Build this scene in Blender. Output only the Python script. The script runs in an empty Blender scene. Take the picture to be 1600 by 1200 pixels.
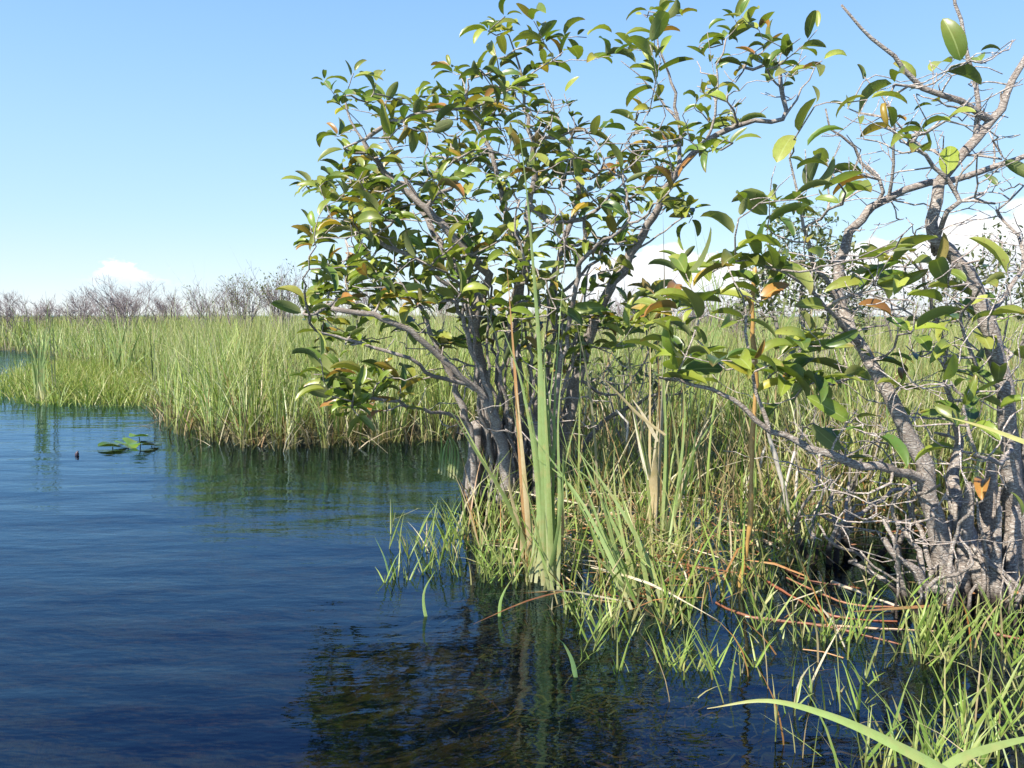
import bpy, math, random
import numpy as np
random.seed(7); rng = np.random.default_rng(11)
R = math.radians
S = bpy.context.scene
C = S.collection

# ------------------------------------------------------------------ camera
H = 1.0                      # eye height above the water
FPX = 1256.0                 # focal length in photo pixels (1600 wide)
PITCH = math.atan(108 / FPX)
cam_d = bpy.data.cameras.new('camera'); cam = bpy.data.objects.new('camera', cam_d); C.objects.link(cam)
cam_d.sensor_width = 36; cam_d.lens = 36 * FPX / 1600
cam_d.clip_start = 0.05; cam_d.clip_end = 3000
cam.location = (0, 0, H); cam.rotation_euler = (R(90) - PITCH, 0, 0)
S.camera = cam

# ------------------------------------------------------------------ sun, sky, exposure
SUN_EL, SUN_AZ = R(47), R(222)          # azimuth clockwise from +Y : behind and to the left
sun_d = bpy.data.lights.new('sun', 'SUN'); sun = bpy.data.objects.new('sun', sun_d); C.objects.link(sun)
sun_d.energy = 5.0; sun_d.angle = R(0.55); sun_d.color = (1.0, 0.95, 0.86)
sun.rotation_euler = (R(90) - SUN_EL, 0, -SUN_AZ + R(180))
S.view_settings.view_transform = 'Standard'; S.view_settings.look = 'None'
S.view_settings.exposure = 1.2; S.view_settings.gamma = 1; S.view_settings.use_curve_mapping = False
S.cycles.use_denoising = True
S.cycles.max_bounces = 8; S.cycles.transparent_max_bounces = 12
S.cycles.diffuse_bounces = 3; S.cycles.glossy_bounces = 3; S.cycles.transmission_bounces = 4
S.cycles.sample_clamp_indirect = 6

W = bpy.data.worlds.new('World'); S.world = W; W.use_nodes = True
nt = W.node_tree; nt.nodes.clear()
def N(t, **k):
    n = nt.nodes.new(t)
    for a, b in k.items():
        if a == 'inp':
            for i, v in b.items(): n.inputs[i].default_value = v
        else: setattr(n, a, b)
    return n
def L(a, b): nt.links.new(a, b)
def M(op, a, b=None, c=None, clamp=False):
    n = N('ShaderNodeMath', operation=op, use_clamp=clamp)
    for i, v in enumerate((a, b, c)):
        if v is None: continue
        if isinstance(v, (int, float)): n.inputs[i].default_value = v
        else: L(v, n.inputs[i])
    return n.outputs[0]
def RAMP(fac, els, interp='LINEAR'):
    n = N('ShaderNodeValToRGB'); cr = n.color_ramp; cr.interpolation = interp
    while len(cr.elements) < len(els): cr.elements.new(0.5)
    for e, (p, c) in zip(cr.elements, els):
        e.position = p; e.color = (c, c, c, 1) if isinstance(c, (int, float)) else (*c, 1)
    if fac is not None: L(fac, n.inputs[0])
    return n.outputs[0]
def MIX(f, a, b, mode='MIX'):
    n = N('ShaderNodeMix', data_type='RGBA', blend_type=mode)
    for i, v in ((0, f), (6, a), (7, b)):
        if isinstance(v, (int, float)): n.inputs[i].default_value = v
        elif isinstance(v, tuple): n.inputs[i].default_value = (*v, 1)
        else: L(v, n.inputs[i])
    return n.outputs[2]
sky = N('ShaderNodeTexSky', sky_type='NISHITA', sun_disc=False, sun_elevation=SUN_EL, sun_rotation=SUN_AZ,
        altitude=0, air_density=1.0, dust_density=0.0, ozone_density=2.0)
tc = N('ShaderNodeTexCoord'); sep = N('ShaderNodeSeparateXYZ'); L(tc.outputs['Generated'], sep.inputs[0])
X, Y, Z = sep.outputs
az = M('MULTIPLY', M('ARCTAN2', X, Y), 180 / math.pi)
el = M('MULTIPLY', M('ARCSINE', Z), 180 / math.pi)
comb = N('ShaderNodeCombineXYZ'); L(M('MULTIPLY', az, 0.30), comb.inputs[0]); L(M('MULTIPLY', el, 0.55), comb.inputs[1])
nz = N('ShaderNodeTexNoise', inp={'Scale': 1.0, 'Detail': 7.0, 'Roughness': 0.55}); L(comb.outputs[0], nz.inputs['Vector'])
nz2 = N('ShaderNodeTexNoise', inp={'Scale': 0.35, 'Detail': 2.0}); L(comb.outputs[0], nz2.inputs['Vector'])
def deg(px): return math.degrees(math.atan((px - 800) / FPX))
def elv(py, px=800): return math.degrees(math.atan((492 - py) / math.hypot(FPX, px - 800)))
AZ0, AZ1 = -60.0, 60.0
def prof(points):   # cloud-top profile as elevation/10 by azimuth
    els = [((deg(x) - AZ0) / (AZ1 - AZ0), max(0.0, elv(y, x) / 10)) for x, y in points]
    return [(0.0, 0.0)] + els + [(1.0, els[-1][1])]
azn = M('DIVIDE', M('SUBTRACT', az, AZ0), AZ1 - AZ0, clamp=True)
top_r = M('MULTIPLY', RAMP(azn, prof([(860, 475), (905, 420), (960, 400), (1040, 380), (1110, 385), (1180, 420), (1290, 400), (1400, 365), (1500, 345), (1560, 330), (1640, 300), (1750, 330)])), 10)
nn = M('SUBTRACT', nz.outputs[0], 0.5); n2 = M('SUBTRACT', nz2.outputs[0], 0.5)
topn = M('ADD', M('ADD', top_r, M('MULTIPLY', nn, 3.6)), M('MULTIPLY', n2, 1.0))
mr = M('MULTIPLY', M('SUBTRACT', topn, el), 2.6, clamp=True)
low = M('MULTIPLY', M('SUBTRACT', el, 0.0), 0.35, clamp=True)
mr = M('MULTIPLY', mr, M('ADD', 0.55, M('MULTIPLY', low, 0.45)))
pres = RAMP(azn, [(0.0, 0.0), ((deg(860) - AZ0) / 120, 0.0), ((deg(900) - AZ0) / 120, 1.0), (1.0, 1.0)])
mr = M('MULTIPLY', mr, pres)
def AZP(px): return (deg(px) - AZ0) / 120
top_l = M('MULTIPLY', RAMP(azn, [(0, 0.0), (AZP(120), .20), (AZP(150), .27), (AZP(164), .32), (AZP(182), .35), (AZP(205), .35), (AZP(222), .31), (AZP(236), .28), (AZP(262), .26), (AZP(290), .24), (AZP(330), .15)]), 10)
nz3 = N('ShaderNodeTexNoise', inp={'Scale': 2.6, 'Detail': 6.0, 'Roughness': 0.6}); L(comb.outputs[0], nz3.inputs['Vector']); n3_ = M('SUBTRACT', nz3.outputs[0], 0.5)
topl = M('ADD', top_l, M('MULTIPLY', n3_, 3.4))
ml = M('MULTIPLY', M('SUBTRACT', topl, el), 1.7, clamp=True)
ml = M('MULTIPLY', ml, M('MULTIPLY', M('SUBTRACT', el, M('ADD', 1.9, M('MULTIPLY', n3_, 2.0))), 1.0, clamp=True))
pl = RAMP(azn, [(0.0, 0.0), ((deg(70) - AZ0) / 120, 0.0), ((deg(140) - AZ0) / 120, 1.0), ((deg(260) - AZ0) / 120, 1.0), ((deg(320) - AZ0) / 120, 0.0), (1.0, 0.0)])
ml = M('MULTIPLY', M('MULTIPLY', ml, pl), 0.9)
cm = M('MAXIMUM', mr, ml)
depth_in = M('MULTIPLY', M('SUBTRACT', topn, el), 0.22, clamp=True)
ccol = MIX(M('MULTIPLY', depth_in, M('MULTIPLY', nz.outputs[0], 1.5), clamp=True), (4.2, 4.2, 4.2), (2.9, 3.1, 3.45))
hs = N('ShaderNodeHueSaturation', inp={'Saturation': 1.12, 'Value': 1.0}); L(sky.outputs[0], hs.inputs['Color'])
front = M('GREATER_THAN', Y, 0.0)
eln = M('DIVIDE', M('MAXIMUM', el, 0.0), 90.0, clamp=True)
grad = RAMP(eln, [(0.0, (.68, .81, .90)), (.03, (.60, .79, .93)), (.07, (.51, .765, .95)), (.12, (.44, .72, .96)), (.18, (.355, .64, .96)), (.26, (.26, .53, .97)), (.40, (.11, .29, .92)), (.65, (.05, .18, .80)), (1.0, (.04, .17, .64))])
gs = MIX(1.0, grad, (3.4, 3.3, 3.45), 'MULTIPLY')
skyc = MIX(0.86, hs.outputs[0], gs)
col = MIX(M('MULTIPLY', cm, front), skyc, ccol)
bg = N('ShaderNodeBackground', inp={'Strength': 0.135}); L(col, bg.inputs[0])
out = N('ShaderNodeOutputWorld'); L(bg.outputs[0], out.inputs[0])

# ------------------------------------------------------------------ helpers
cp, sp = math.cos(PITCH), math.sin(PITCH)
def P(px, py, d):                       # world point seen at photo pixel px,py and standing d metres out
    u, v = (px - 800) / FPX, (600 - py) / FPX
    dx, dy, dz = u, cp + v * sp, v * cp - sp
    k = d / dy
    return np.array([dx * k, d, H + dz * k])
def GP(px, py, z=0.0):                  # point on the water at that pixel
    u, v = (px - 800) / FPX, (600 - py) / FPX
    dx, dy, dz = u, cp + v * sp, v * cp - sp
    k = (z - H) / dz
    return np.array([dx * k, dy * k, z])

def material(name):
    global nt
    m = bpy.data.materials.new(name); m.use_nodes = True; nt = m.node_tree; nt.nodes.clear()
    return m
def finish(sh):
    o = N('ShaderNodeOutputMaterial'); L(sh, o.inputs[0])
def OBJC(scale=None):
    return N('ShaderNodeTexCoord').outputs['Object']
def NOISE(scale, detail=4.0, rough=0.5, vec=None, stretch=None):
    n = N('ShaderNodeTexNoise', inp={'Scale': scale, 'Detail': detail, 'Roughness': rough})
    v = vec if vec is not None else OBJC()
    if stretch:
        mp = N('ShaderNodeMapping'); mp.inputs['Scale'].default_value = stretch; L(v, mp.inputs[0]); v = mp.outputs[0]
    L(v, n.inputs['Vector']); return n.outputs[0]
def BUMP(h, strength, dist):
    b = N('ShaderNodeBump', inp={'Strength': strength, 'Distance': dist}); L(h, b.inputs['Height']); return b.outputs[0]

def plant_mat(name, trans, rough, midrib=False, spec=0.5, under=None, transtint=(1.0, 1.15, 0.45)):
    m = material(name)
    at = N('ShaderNodeAttribute', attribute_name='Col')
    c = at.outputs['Color']
    nzv = NOISE(60, 3)
    c = MIX(M('MULTIPLY', M('SUBTRACT', nzv, 0.35, clamp=True), 0.6), c, (0.5, 0.42, 0.1), 'MULTIPLY')
    if midrib:
        sp = N('ShaderNodeTexNoise', inp={'Scale': 130.0, 'Detail': 2.0}); L(OBJC(), sp.inputs['Vector'])
        c = MIX(M('MULTIPLY', RAMP(sp.outputs[0], [(0.66, 0.0), (0.70, 1.0)]), 0.7), c, (0.16, 0.09, 0.03))
        c = MIX(RAMP(NOISE(9, 2), [(0.45, 0.0), (0.75, 0.35)]), c, (0.26, 0.22, 0.04))
        c = MIX(M('MULTIPLY', M('LESS_THAN', at.outputs['Alpha'], 0.07), 0.55), c, (0.32, 0.36, 0.12))
    else:
        c = MIX(M('MULTIPLY', M('SINE', M('MULTIPLY', at.outputs['Alpha'], 34.0)), 0.22, clamp=True), c, (0.10, 0.14, 0.04))
        c = MIX(RAMP(NOISE(22, 4), [(0.52, 0.0), (0.72, 0.55)]), c, (0.34, 0.27, 0.10))
    if under is not None:
        geo = N('ShaderNodeNewGeometry')
        uc = MIX(0.55, c, under)
        c2 = MIX(geo.outputs['Backfacing'], c, uc)
        rg = M('ADD', rough, M('MULTIPLY', geo.outputs['Backfacing'], 0.3))
    else: c2 = c; rg = None
    b = N('ShaderNodeBsdfPrincipled', inp={'Roughness': rough, 'Specular IOR Level': spec}); L(c2, b.inputs['Base Color'])
    if rg is not None: L(rg, b.inputs['Roughness'])
    t = N('ShaderNodeBsdfTranslucent'); L(MIX(1.0, c, transtint, 'MULTIPLY'), t.inputs['Color'])
    mx = N('ShaderNodeMixShader', inp={0: trans}); L(b.outputs[0], mx.inputs[1]); L(t.outputs[0], mx.inputs[2])
    finish(mx.outputs[0]); return m
mat_leaf = plant_mat('pond_apple_leaf', 0.30, 0.36, True, 0.45, (0.19, 0.185, 0.08))
mat_grass = plant_mat('grass_blade', 0.30, 0.45, False, 0.4)
mat_pad = plant_mat('lily_pad_skin', 0.15, 0.22, True, 0.6)

def bark_mat(name, dark, mid, light, bump=0.6):
    m = material(name)
    n1 = NOISE(24, 8, 0.7, stretch=(1, 1, .5)); n2_ = NOISE(90, 5, 0.65, stretch=(1, 1, 2.4)); n3 = NOISE(5, 3)
    c = MIX(RAMP(n1, [(0.32, 0.0), (0.62, 1.0)]), dark, mid)
    c = MIX(RAMP(n2_, [(0.48, 0.0), (0.62, 1.0)]), c, light)
    c = MIX(M('MULTIPLY', RAMP(n3, [(0.55, 0.0), (0.7, 1.0)]), 0.5), c, dark)
    atb = N('ShaderNodeAttribute', attribute_name='Col'); c = MIX(1.0, c, atb.outputs['Color'], 'MULTIPLY')
    vor = N('ShaderNodeTexVoronoi', feature='DISTANCE_TO_EDGE', inp={'Scale': 30.0})
    mp = N('ShaderNodeMapping'); mp.inputs['Scale'].default_value = (1.0, 1.0, 2.6); L(OBJC(), mp.inputs[0]); L(mp.outputs[0], vor.inputs['Vector'])
    crack = RAMP(vor.outputs[0], [(0.0, 0.0), (0.07, 1.0)])
    c = MIX(M('MULTIPLY', M('SUBTRACT', 1.0, crack), 0.25), c, tuple(x * .35 for x in dark))
    sz = N('ShaderNodeSeparateXYZ'); L(OBJC(), sz.inputs[0]); wet = M('MULTIPLY', M('SUBTRACT', M('ADD', .07, M('MULTIPLY', n1, .06)), sz.outputs[2]), 25, clamp=True)
    c = MIX(wet, c, tuple(x * .28 for x in dark))
    hgt = M('ADD', M('MULTIPLY', n2_, 0.8), M('MULTIPLY', crack, 0.5))
    b = N('ShaderNodeBsdfPrincipled', inp={'Roughness': 0.85, 'Specular IOR Level': 0.25}); L(c, b.inputs['Base Color'])
    L(BUMP(hgt, bump * .55, 0.008), b.inputs['Normal']); finish(b.outputs[0]); return m
mat_bark = bark_mat('grey_bark', (0.13, 0.10, 0.08), (0.22, 0.185, 0.155), (0.33, 0.30, 0.265))
mat_bark2 = bark_mat('weathered_bark', (0.15, 0.115, 0.09), (0.265, 0.22, 0.185), (0.40, 0.365, 0.32), 1.3)
def plain_mat(name, c1, c2, scale=20, rough=0.8):
    m = material(name)
    b = N('ShaderNodeBsdfPrincipled', inp={'Roughness': rough, 'Specular IOR Level': 0.3})
    L(MIX(NOISE(scale, 4), c1, c2), b.inputs['Base Color']); finish(b.outputs[0]); return m
mat_deadwood = plain_mat('dead_twig', (0.13, 0.10, 0.095), (0.30, 0.25, 0.24))
mat_bed = None

class Acc:
    def __init__(s): s.V = []; s.F = []; s.C = []; s.n = 0
    def add(s, V, F, Cc):
        V = np.asarray(V, float).reshape(-1, 3); F = np.asarray(F, int).reshape(-1, 4)
        Cc = np.asarray(Cc, float)
        if Cc.ndim == 1: Cc = np.tile(Cc, (len(V), 1))
        if Cc.shape[1] == 3: Cc = np.hstack([Cc, np.ones((len(Cc), 1))])
        s.V.append(V); s.F.append(F + s.n); s.C.append(Cc); s.n += len(V)
    def build(s, name, mat, parent=None, smooth=True, loc=None):
        V = np.vstack(s.V); F = np.vstack(s.F); Cc = np.vstack(s.C)
        if loc is not None: V = V - np.asarray(loc)
        me = bpy.data.meshes.new(name)
        me.vertices.add(len(V)); me.vertices.foreach_set('co', V.astype(np.float32).ravel())
        me.loops.add(F.size); me.loops.foreach_set('vertex_index', F.astype(np.int32).ravel())
        me.polygons.add(len(F)); me.polygons.foreach_set('loop_start', np.arange(0, F.size, 4, dtype=np.int32))
        me.polygons.foreach_set('use_smooth', np.full(len(F), smooth))
        me.update(calc_edges=True)
        a = me.color_attributes.new('Col', 'FLOAT_COLOR', 'POINT'); a.data.foreach_set('color', Cc.astype(np.float32).ravel())
        me.materials.append(mat)
        o = bpy.data.objects.new(name, me); C.objects.link(o)
        if parent is not None: o.parent = parent
        elif loc is not None: o.location = loc
        return o
def tag(o, label=None, cat=None, group=None, kind=None):
    if label: o['label'] = label
    if cat: o['category'] = cat
    if group: o['group'] = group
    if kind: o['kind'] = kind
    return o
def empty(name, loc, label, cat, group=None):
    o = bpy.data.objects.new(name, None); C.objects.link(o); o.location = loc; o.empty_display_size = 0.1
    return tag(o, label, cat, group)

_tab = rng.random((256, 256))
def vnoise(x, y, s=1.0):
    x = np.asarray(x) * s + 1000.3; y = np.asarray(y) * s + 1000.7
    xi = np.floor(x).astype(int); yi = np.floor(y).astype(int); fx = x - xi; fy = y - yi
    fx = fx * fx * (3 - 2 * fx); fy = fy * fy * (3 - 2 * fy)
    t = lambda a, b: _tab[a % 256, b % 256]
    return (t(xi, yi) * (1 - fx) + t(xi + 1, yi) * fx) * (1 - fy) + (t(xi, yi + 1) * (1 - fx) + t(xi + 1, yi + 1) * fx) * fy
def inside(x, y, poly):
    r = np.zeros(len(x), bool); n = len(poly)
    for i in range(n):
        x1, y1 = poly[i]; x2, y2 = poly[(i + 1) % n]
        if y1 == y2: continue
        c = ((y1 > y) != (y2 > y)) & (x < (x2 - x1) * (y - y1) / (y2 - y1) + x1)
        r ^= c
    return r
def edge_dist(x, y, poly):
    d = np.full(len(x), 1e9); n = len(poly)
    for i in range(n):
        a = np.array(poly[i]); b = np.array(poly[(i + 1) % n]); ab = b - a
        t = np.clip(((x - a[0]) * ab[0] + (y - a[1]) * ab[1]) / max(ab @ ab, 1e-9), 0, 1)
        d = np.minimum(d, np.hypot(x - a[0] - t * ab[0], y - a[1] - t * ab[1]))
    return d
def unit(v): return v / (np.linalg.norm(v) + 1e-12)
def spline(pts, step):
    pts = np.asarray(pts, float)
    if len(pts) == 2: pts = np.array([pts[0], (pts[0] + pts[1]) / 2, pts[1]])
    Q = np.vstack([2 * pts[0] - pts[1], pts, 2 * pts[-1] - pts[-2]]); o = []
    for i in range(1, len(Q) - 2):
        p0, p1, p2, p3 = Q[i - 1:i + 3]
        k = max(1, int(np.linalg.norm((p2 - p1)[:3]) / step))
        for j in range(k):
            t = j / k
            o.append(0.5 * (2 * p1 + (p2 - p0) * t + (2 * p0 - 5 * p1 + 4 * p2 - p3) * t * t + (3 * p1 - p0 - 3 * p2 + p3) * t ** 3))
    o.append(pts[-1]); return np.array(o)

def blades(acc, base, h, ang, lean, curl, width, col, face=None, k=4, tipcol=None, basecol=None, fold=0.0):
    """many blades at once; base (n,3)."""
    n = len(base); t = np.linspace(0, 1, k + 1)[None, :]
    dirx, diry = np.cos(ang)[:, None], np.sin(ang)[:, None]
    out_ = h[:, None] * (lean[:, None] * t + curl[:, None] * t ** 2.4)
    z = h[:, None] * (t - 0.5 * (lean[:, None] ** 2) * t - 0.55 * curl[:, None] ** 2 * t ** 3 - 0.10 * np.maximum(curl[:, None], 0) * t ** 3)
    cx = base[:, 0:1] + dirx * out_; cy = base[:, 1:2] + diry * out_; cz = base[:, 2:3] + z
    if face is None: face = rng.random(n) * math.pi
    tw = face[:, None] + 0.5 * t
    w = width[:, None] * 0.5 * np.where(t < 0.15, 0.75 + t / 0.6, 1.0) * np.clip((1.02 - t) * 1.9, 0.04, 1)
    sx, sy = np.cos(tw) * w, np.sin(tw) * w
    Lp = np.stack([cx - sx, cy - sy, cz], -1); Rp = np.stack([cx + sx, cy + sy, cz], -1)
    V = np.stack([Lp, Rp], 2).reshape(-1, 3)
    i = np.arange(n)[:, None] * (k + 1) * 2 + np.arange(k)[None, :] * 2
    F = np.stack([i, i + 1, i + 3, i + 2], -1).reshape(-1, 4)
    cc = np.repeat(col[:, None, :], k + 1, 1)
    if basecol is not None:
        f = np.clip(1 - t / 0.28, 0, 1)[..., None]; cc = cc * (1 - f) + np.asarray(basecol)[None, None] * f
    if tipcol is not None:
        f = np.clip((t - 0.72) / 0.28, 0, 1)[..., None] * (rng.random(n) < 0.5)[:, None, None]; cc = cc * (1 - f) + np.asarray(tipcol)[None, None] * f
    cc = np.repeat(cc[:, :, None, :], 2, 2).reshape(-1, 3)
    acc.add(V, F, cc)

def ribbon(acc, pts, width, col, twist=0.0, face=None, fold=0.25, basecol=None, tipcol=None, taper=0.6, step=0.04):
    """one traced strap leaf, three vertices across."""
    p = spline(pts, step); n = len(p); t = np.linspace(0, 1, n)
    T = np.gradient(p, axis=0); T /= np.linalg.norm(T, axis=1)[:, None] + 1e-9
    if face is None: face = np.array([rng.normal(0, .5), -1, rng.normal(0, .3)])
    s = np.cross(T, unit(np.asarray(face, float))); s /= np.linalg.norm(s, axis=1)[:, None] + 1e-9
    nn_ = np.cross(s, T)
    a = twist * t
    s2 = s * np.cos(a)[:, None] + nn_ * np.sin(a)[:, None]; n2_ = np.cross(s2, T)
    w = 0.5 * width * np.clip((1.0 - t) / taper, 0.03, 1) ** 0.8 * (0.7 + 0.3 * np.clip(t / 0.2, 0, 1))
    V = np.stack([p - s2 * w[:, None], p + n2_ * (w * fold)[:, None], p + s2 * w[:, None]], 1).reshape(-1, 3)
    i = np.arange(n - 1) * 3
    F = np.vstack([np.stack([i, i + 1, i + 4, i + 3], 1), np.stack([i + 1, i + 2, i + 5, i + 4], 1)])
    cc = np.tile(np.asarray(col, float), (n, 1))
    if basecol is not None: f = np.clip(1 - t / 0.25, 0, 1)[:, None]; cc = cc * (1 - f) + np.asarray(basecol) * f
    if tipcol is not None: f = np.clip((t - .8) / .2, 0, 1)[:, None]; cc = cc * (1 - f) + np.asarray(tipcol) * f
    cc = np.hstack([np.repeat(cc, 3, 0), np.tile([1., 0., 1.], n)[:, None]]); acc.add(V, F, cc)

def tube(acc, p, r, sides=6, col=(0.3, 0.25, 0.2), lump=0.0, cap=True):
    p = np.asarray(p, float); n = len(p); r = np.broadcast_to(np.asarray(r, float), (n,)).copy()
    T = np.gradient(p, axis=0); T /= np.linalg.norm(T, axis=1)[:, None] + 1e-9
    u = np.cross(T[0], [0.3, 0.1, 0.9]); 
    if np.linalg.norm(u) < 1e-3: u = np.cross(T[0], [1, 0, 0])
    u = unit(u); U = [u]
    for i in range(1, n):
        u = u - T[i] * (u @ T[i]); u = unit(u); U.append(u)
    U = np.array(U); Wv = np.cross(T, U)
    a = np.linspace(0, 2 * math.pi, sides, endpoint=False)
    rr = np.repeat(r[:, None], sides, 1)
    if lump > 0:
        ph = rng.random(4) * 6.28
        s = np.arange(n)[:, None] * 0.25
        rr = rr * (1 + lump * (0.5 * np.sin(2 * a[None] + ph[0] + s * .5) + 0.4 * np.sin(3 * a[None] + ph[1] - s * .35) + 0.35 * np.sin(s * 2.1 + ph[2]) + 0.25 * np.sin(5 * a[None] + ph[3] + s)))
        rr += r[:, None] * lump * 0.35 * (rng.random((n, sides)) - .5)
    V = p[:, None, :] + U[:, None, :] * (np.cos(a)[None, :, None] * rr[..., None]) + Wv[:, None, :] * (np.sin(a)[None, :, None] * rr[..., None])
    V = V.reshape(-1, 3)
    i = np.arange(n - 1)[:, None] * sides + np.arange(sides)[None, :]; j = np.arange(n - 1)[:, None] * sides + (np.arange(sides)[None, :] + 1) % sides
    F = np.stack([i, j, j + sides, i + sides], -1).reshape(-1, 4)
    if cap:
        V = np.vstack([V, p[-1] + T[-1] * r[-1] * 0.6]); e = (n - 1) * sides; tip = n * sides
        F = np.vstack([F, [[e + q, e + (q + 1) % sides, tip, tip] for q in range(0)]]) if False else F
        capf = [[e + q, e + (q + 1) % sides, e + (q + 2) % sides, tip] for q in range(0, sides - 1, 2)]
        F = np.vstack([F, np.array(capf)])
    acc.add(V, F, np.asarray(col, float))

# ------------------------------------------------------------------ layout of marsh and water
edge_px = [(-900, 553), (-300, 552), (0, 549), (60, 556), (112, 577), (170, 589), (236, 598), (247, 638), (264, 668), (300, 687), (380, 698),
           (470, 701), (560, 697), (650, 692), (740, 684), (860, 676), (960, 672), (1050, 684), (1130, 706), (1200, 738), (1280, 778),
           (1400, 815), (1500, 830), (1750, 850), (2600, 890)]
marsh = [tuple(GP(*p)[:2]) for p in edge_px] + [(60, 60), (400, 400), (-400, 400), (-200, 60)]
patch_px = [(20, 600), (60, 585), (130, 580), (250, 585), (300, 600), (262, 630), (200, 632), (100, 630), (30, 618)]
patch = [tuple(GP(*p)[:2]) for p in patch_px]
# low flooded grass in front of and around the trees
mat_px = [(700, 850), (760, 810), (900, 770), (1000, 745), (1120, 735), (1230, 730), (1330, 770), (1480, 800), (1500, 850), (1400, 850), (1290, 862), (1260, 900), (1180, 925), (1080, 950), (960, 985), (880, 960), (790, 905)]
matp = [tuple(GP(*p)[:2]) for p in mat_px]

# bed (rises to a peat bank under the marsh)
nr, na = 190, 240
rad = np.concatenate([[0.0], np.geomspace(0.6, 900, nr - 1)]); aa = np.linspace(0, 2 * math.pi, na, endpoint=False)
RR, AA = np.meshgrid(rad, aa, indexing='ij'); bx = (RR * np.sin(AA)).ravel(); by = (RR * np.cos(AA)).ravel()
ins = inside(bx, by, marsh); ed = edge_dist(bx, by, marsh); sd = np.where(ins, ed, -ed)
ins2 = inside(bx, by, patch); ed2 = edge_dist(bx, by, patch); sd2 = np.where(ins2, ed2, -ed2)
ins3 = inside(bx, by, matp); ed3 = edge_dist(bx, by, matp); sd3 = np.where(ins3, ed3, -ed3)
f1 = np.clip((sd + 0.25) / 0.5, 0, 1); f2 = np.clip((sd2 + .3) / 0.6, 0, 1) * 0.86; f3 = np.clip((sd3 + .5) / 0.8, 0, 1) * 0.80
f = np.maximum(np.maximum(f1, f2), f3); f = np.maximum(f, .62 * np.exp(-(((bx - 1.0) / 1.3) ** 4 + ((by - 2.6) / 1.6) ** 4)))
bz = -0.55 + 0.60 * f + (vnoise(bx, by, 1.7) - 0.5) * 0.12 + (vnoise(bx, by, 6.0) - .5) * 0.05
bz = np.where((np.hypot(bx, by) > 60), np.minimum(bz, 0.05), bz)
i = np.arange(nr - 1)[:, None] * na + np.arange(na)[None]; j = np.arange(nr - 1)[:, None] * na + (np.arange(na)[None] + 1) % na
bedF = np.stack([i, j, j + na, i + na], -1).reshape(-1, 4)
m = material('peat_bed')
n1 = NOISE(3.0, 6, 0.6); n2b = NOISE(17, 5, 0.6)
c = MIX(RAMP(n1, [(0.4, 0.0), (0.62, 1.0)]), (0.022, 0.022, 0.013), (0.065, 0.075, 0.026))
c = MIX(RAMP(n2b, [(0.5, 0.0), (0.68, 1.0)]), c, (0.085, 0.06, 0.028))
b = N('ShaderNodeBsdfPrincipled', inp={'Roughness': 0.9}); L(c, b.inputs['Base Color']); L(BUMP(n2b, 0.8, 0.04), b.inputs['Normal']); finish(b.outputs[0])
acc = Acc(); acc.add(np.stack([bx, by, bz], 1), bedF, (0.1, 0.1, 0.1)); tag(acc.build('ground', m), kind='structure')

# water sheet
m = material('marsh_water')
geo = N('ShaderNodeNewGeometry'); pos = geo.outputs['Position']
w1 = NOISE(5.5, 3, 0.5, pos, (0.75, 1.9, 1.0)); w2 = NOISE(17, 3, 0.55, pos, (0.7, 1.7, 1.0)); w3 = NOISE(1.3, 2, 0.5, pos, (0.6, 1.5, 1))
hgt = M('ADD', M('ADD', M('MULTIPLY', w1, 0.42), M('MULTIPLY', w2, 0.045)), M('MULTIPLY', w3, 2.0))
nb = BUMP(hgt, 0.5, 0.019)
gl = N('ShaderNodeBsdfGlossy', inp={'Roughness': 0.03, 'Color': (0.52, 0.77, 1.0, 1)}); L(nb, gl.inputs['Normal'])
tr = N('ShaderNodeBsdfTransparent', inp={'Color': (0.60, 0.58, 0.38, 1)})
body = N('ShaderNodeBsdfDiffuse', inp={'Color': (0.0008, 0.002, 0.005, 1)})
under = N('ShaderNodeMixShader', inp={0: 0.35}); L(tr.outputs[0], under.inputs[1]); L(body.outputs[0], under.inputs[2])
fr = N('ShaderNodeFresnel', inp={'IOR': 1.46}); L(nb, fr.inputs['Normal'])
mx = N('ShaderNodeMixShader'); L(M('MULTIPLY', fr.outputs[0], 1.0, clamp=True), mx.inputs[0]); L(under.outputs[0], mx.inputs[1]); L(gl.outputs[0], mx.inputs[2])
finish(mx.outputs[0])
rad = np.concatenate([[0.0], np.geomspace(1, 1500, 40)]); aa = np.linspace(0, 2 * math.pi, 64, endpoint=False)
RR, AA = np.meshgrid(rad, aa, indexing='ij'); wx = (RR * np.sin(AA)).ravel(); wy = (RR * np.cos(AA)).ravel()
i = np.arange(40)[:, None] * 64 + np.arange(64)[None]; j = np.arange(40)[:, None] * 64 + (np.arange(64)[None] + 1) % 64
acc = Acc(); acc.add(np.stack([wx, wy, wx * 0], 1), np.stack([i, j, j + 64, i + 64], -1).reshape(-1, 4), (0, 0, 0)); tag(acc.build('water', m), kind='structure')

# ------------------------------------------------------------------ marsh grass
GREENS = np.array([(0.25, 0.33, 0.07), (0.33, 0.39, 0.11), (0.18, 0.26, 0.055), (0.42, 0.44, 0.18), (0.22, 0.31, 0.10)])
STRAW = np.array([(0.42, 0.33, 0.19), (0.34, 0.24, 0.13), (0.50, 0.43, 0.29), (0.27, 0.15, 0.07)])
def pick(pal, n): return pal[rng.integers(0, len(pal), n)] * (0.8 + 0.4 * rng.random((n, 1)))
def scatter(n, dmin, dmax, poly, amax=46):
    d = np.exp(rng.uniform(math.log(dmin), math.log(dmax), n)); a = R(amax) * rng.uniform(-1, 1, n)
    x, y = d * np.sin(a), d * np.cos(a); k = inside(x, y, poly); return x[k], y[k]

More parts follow.
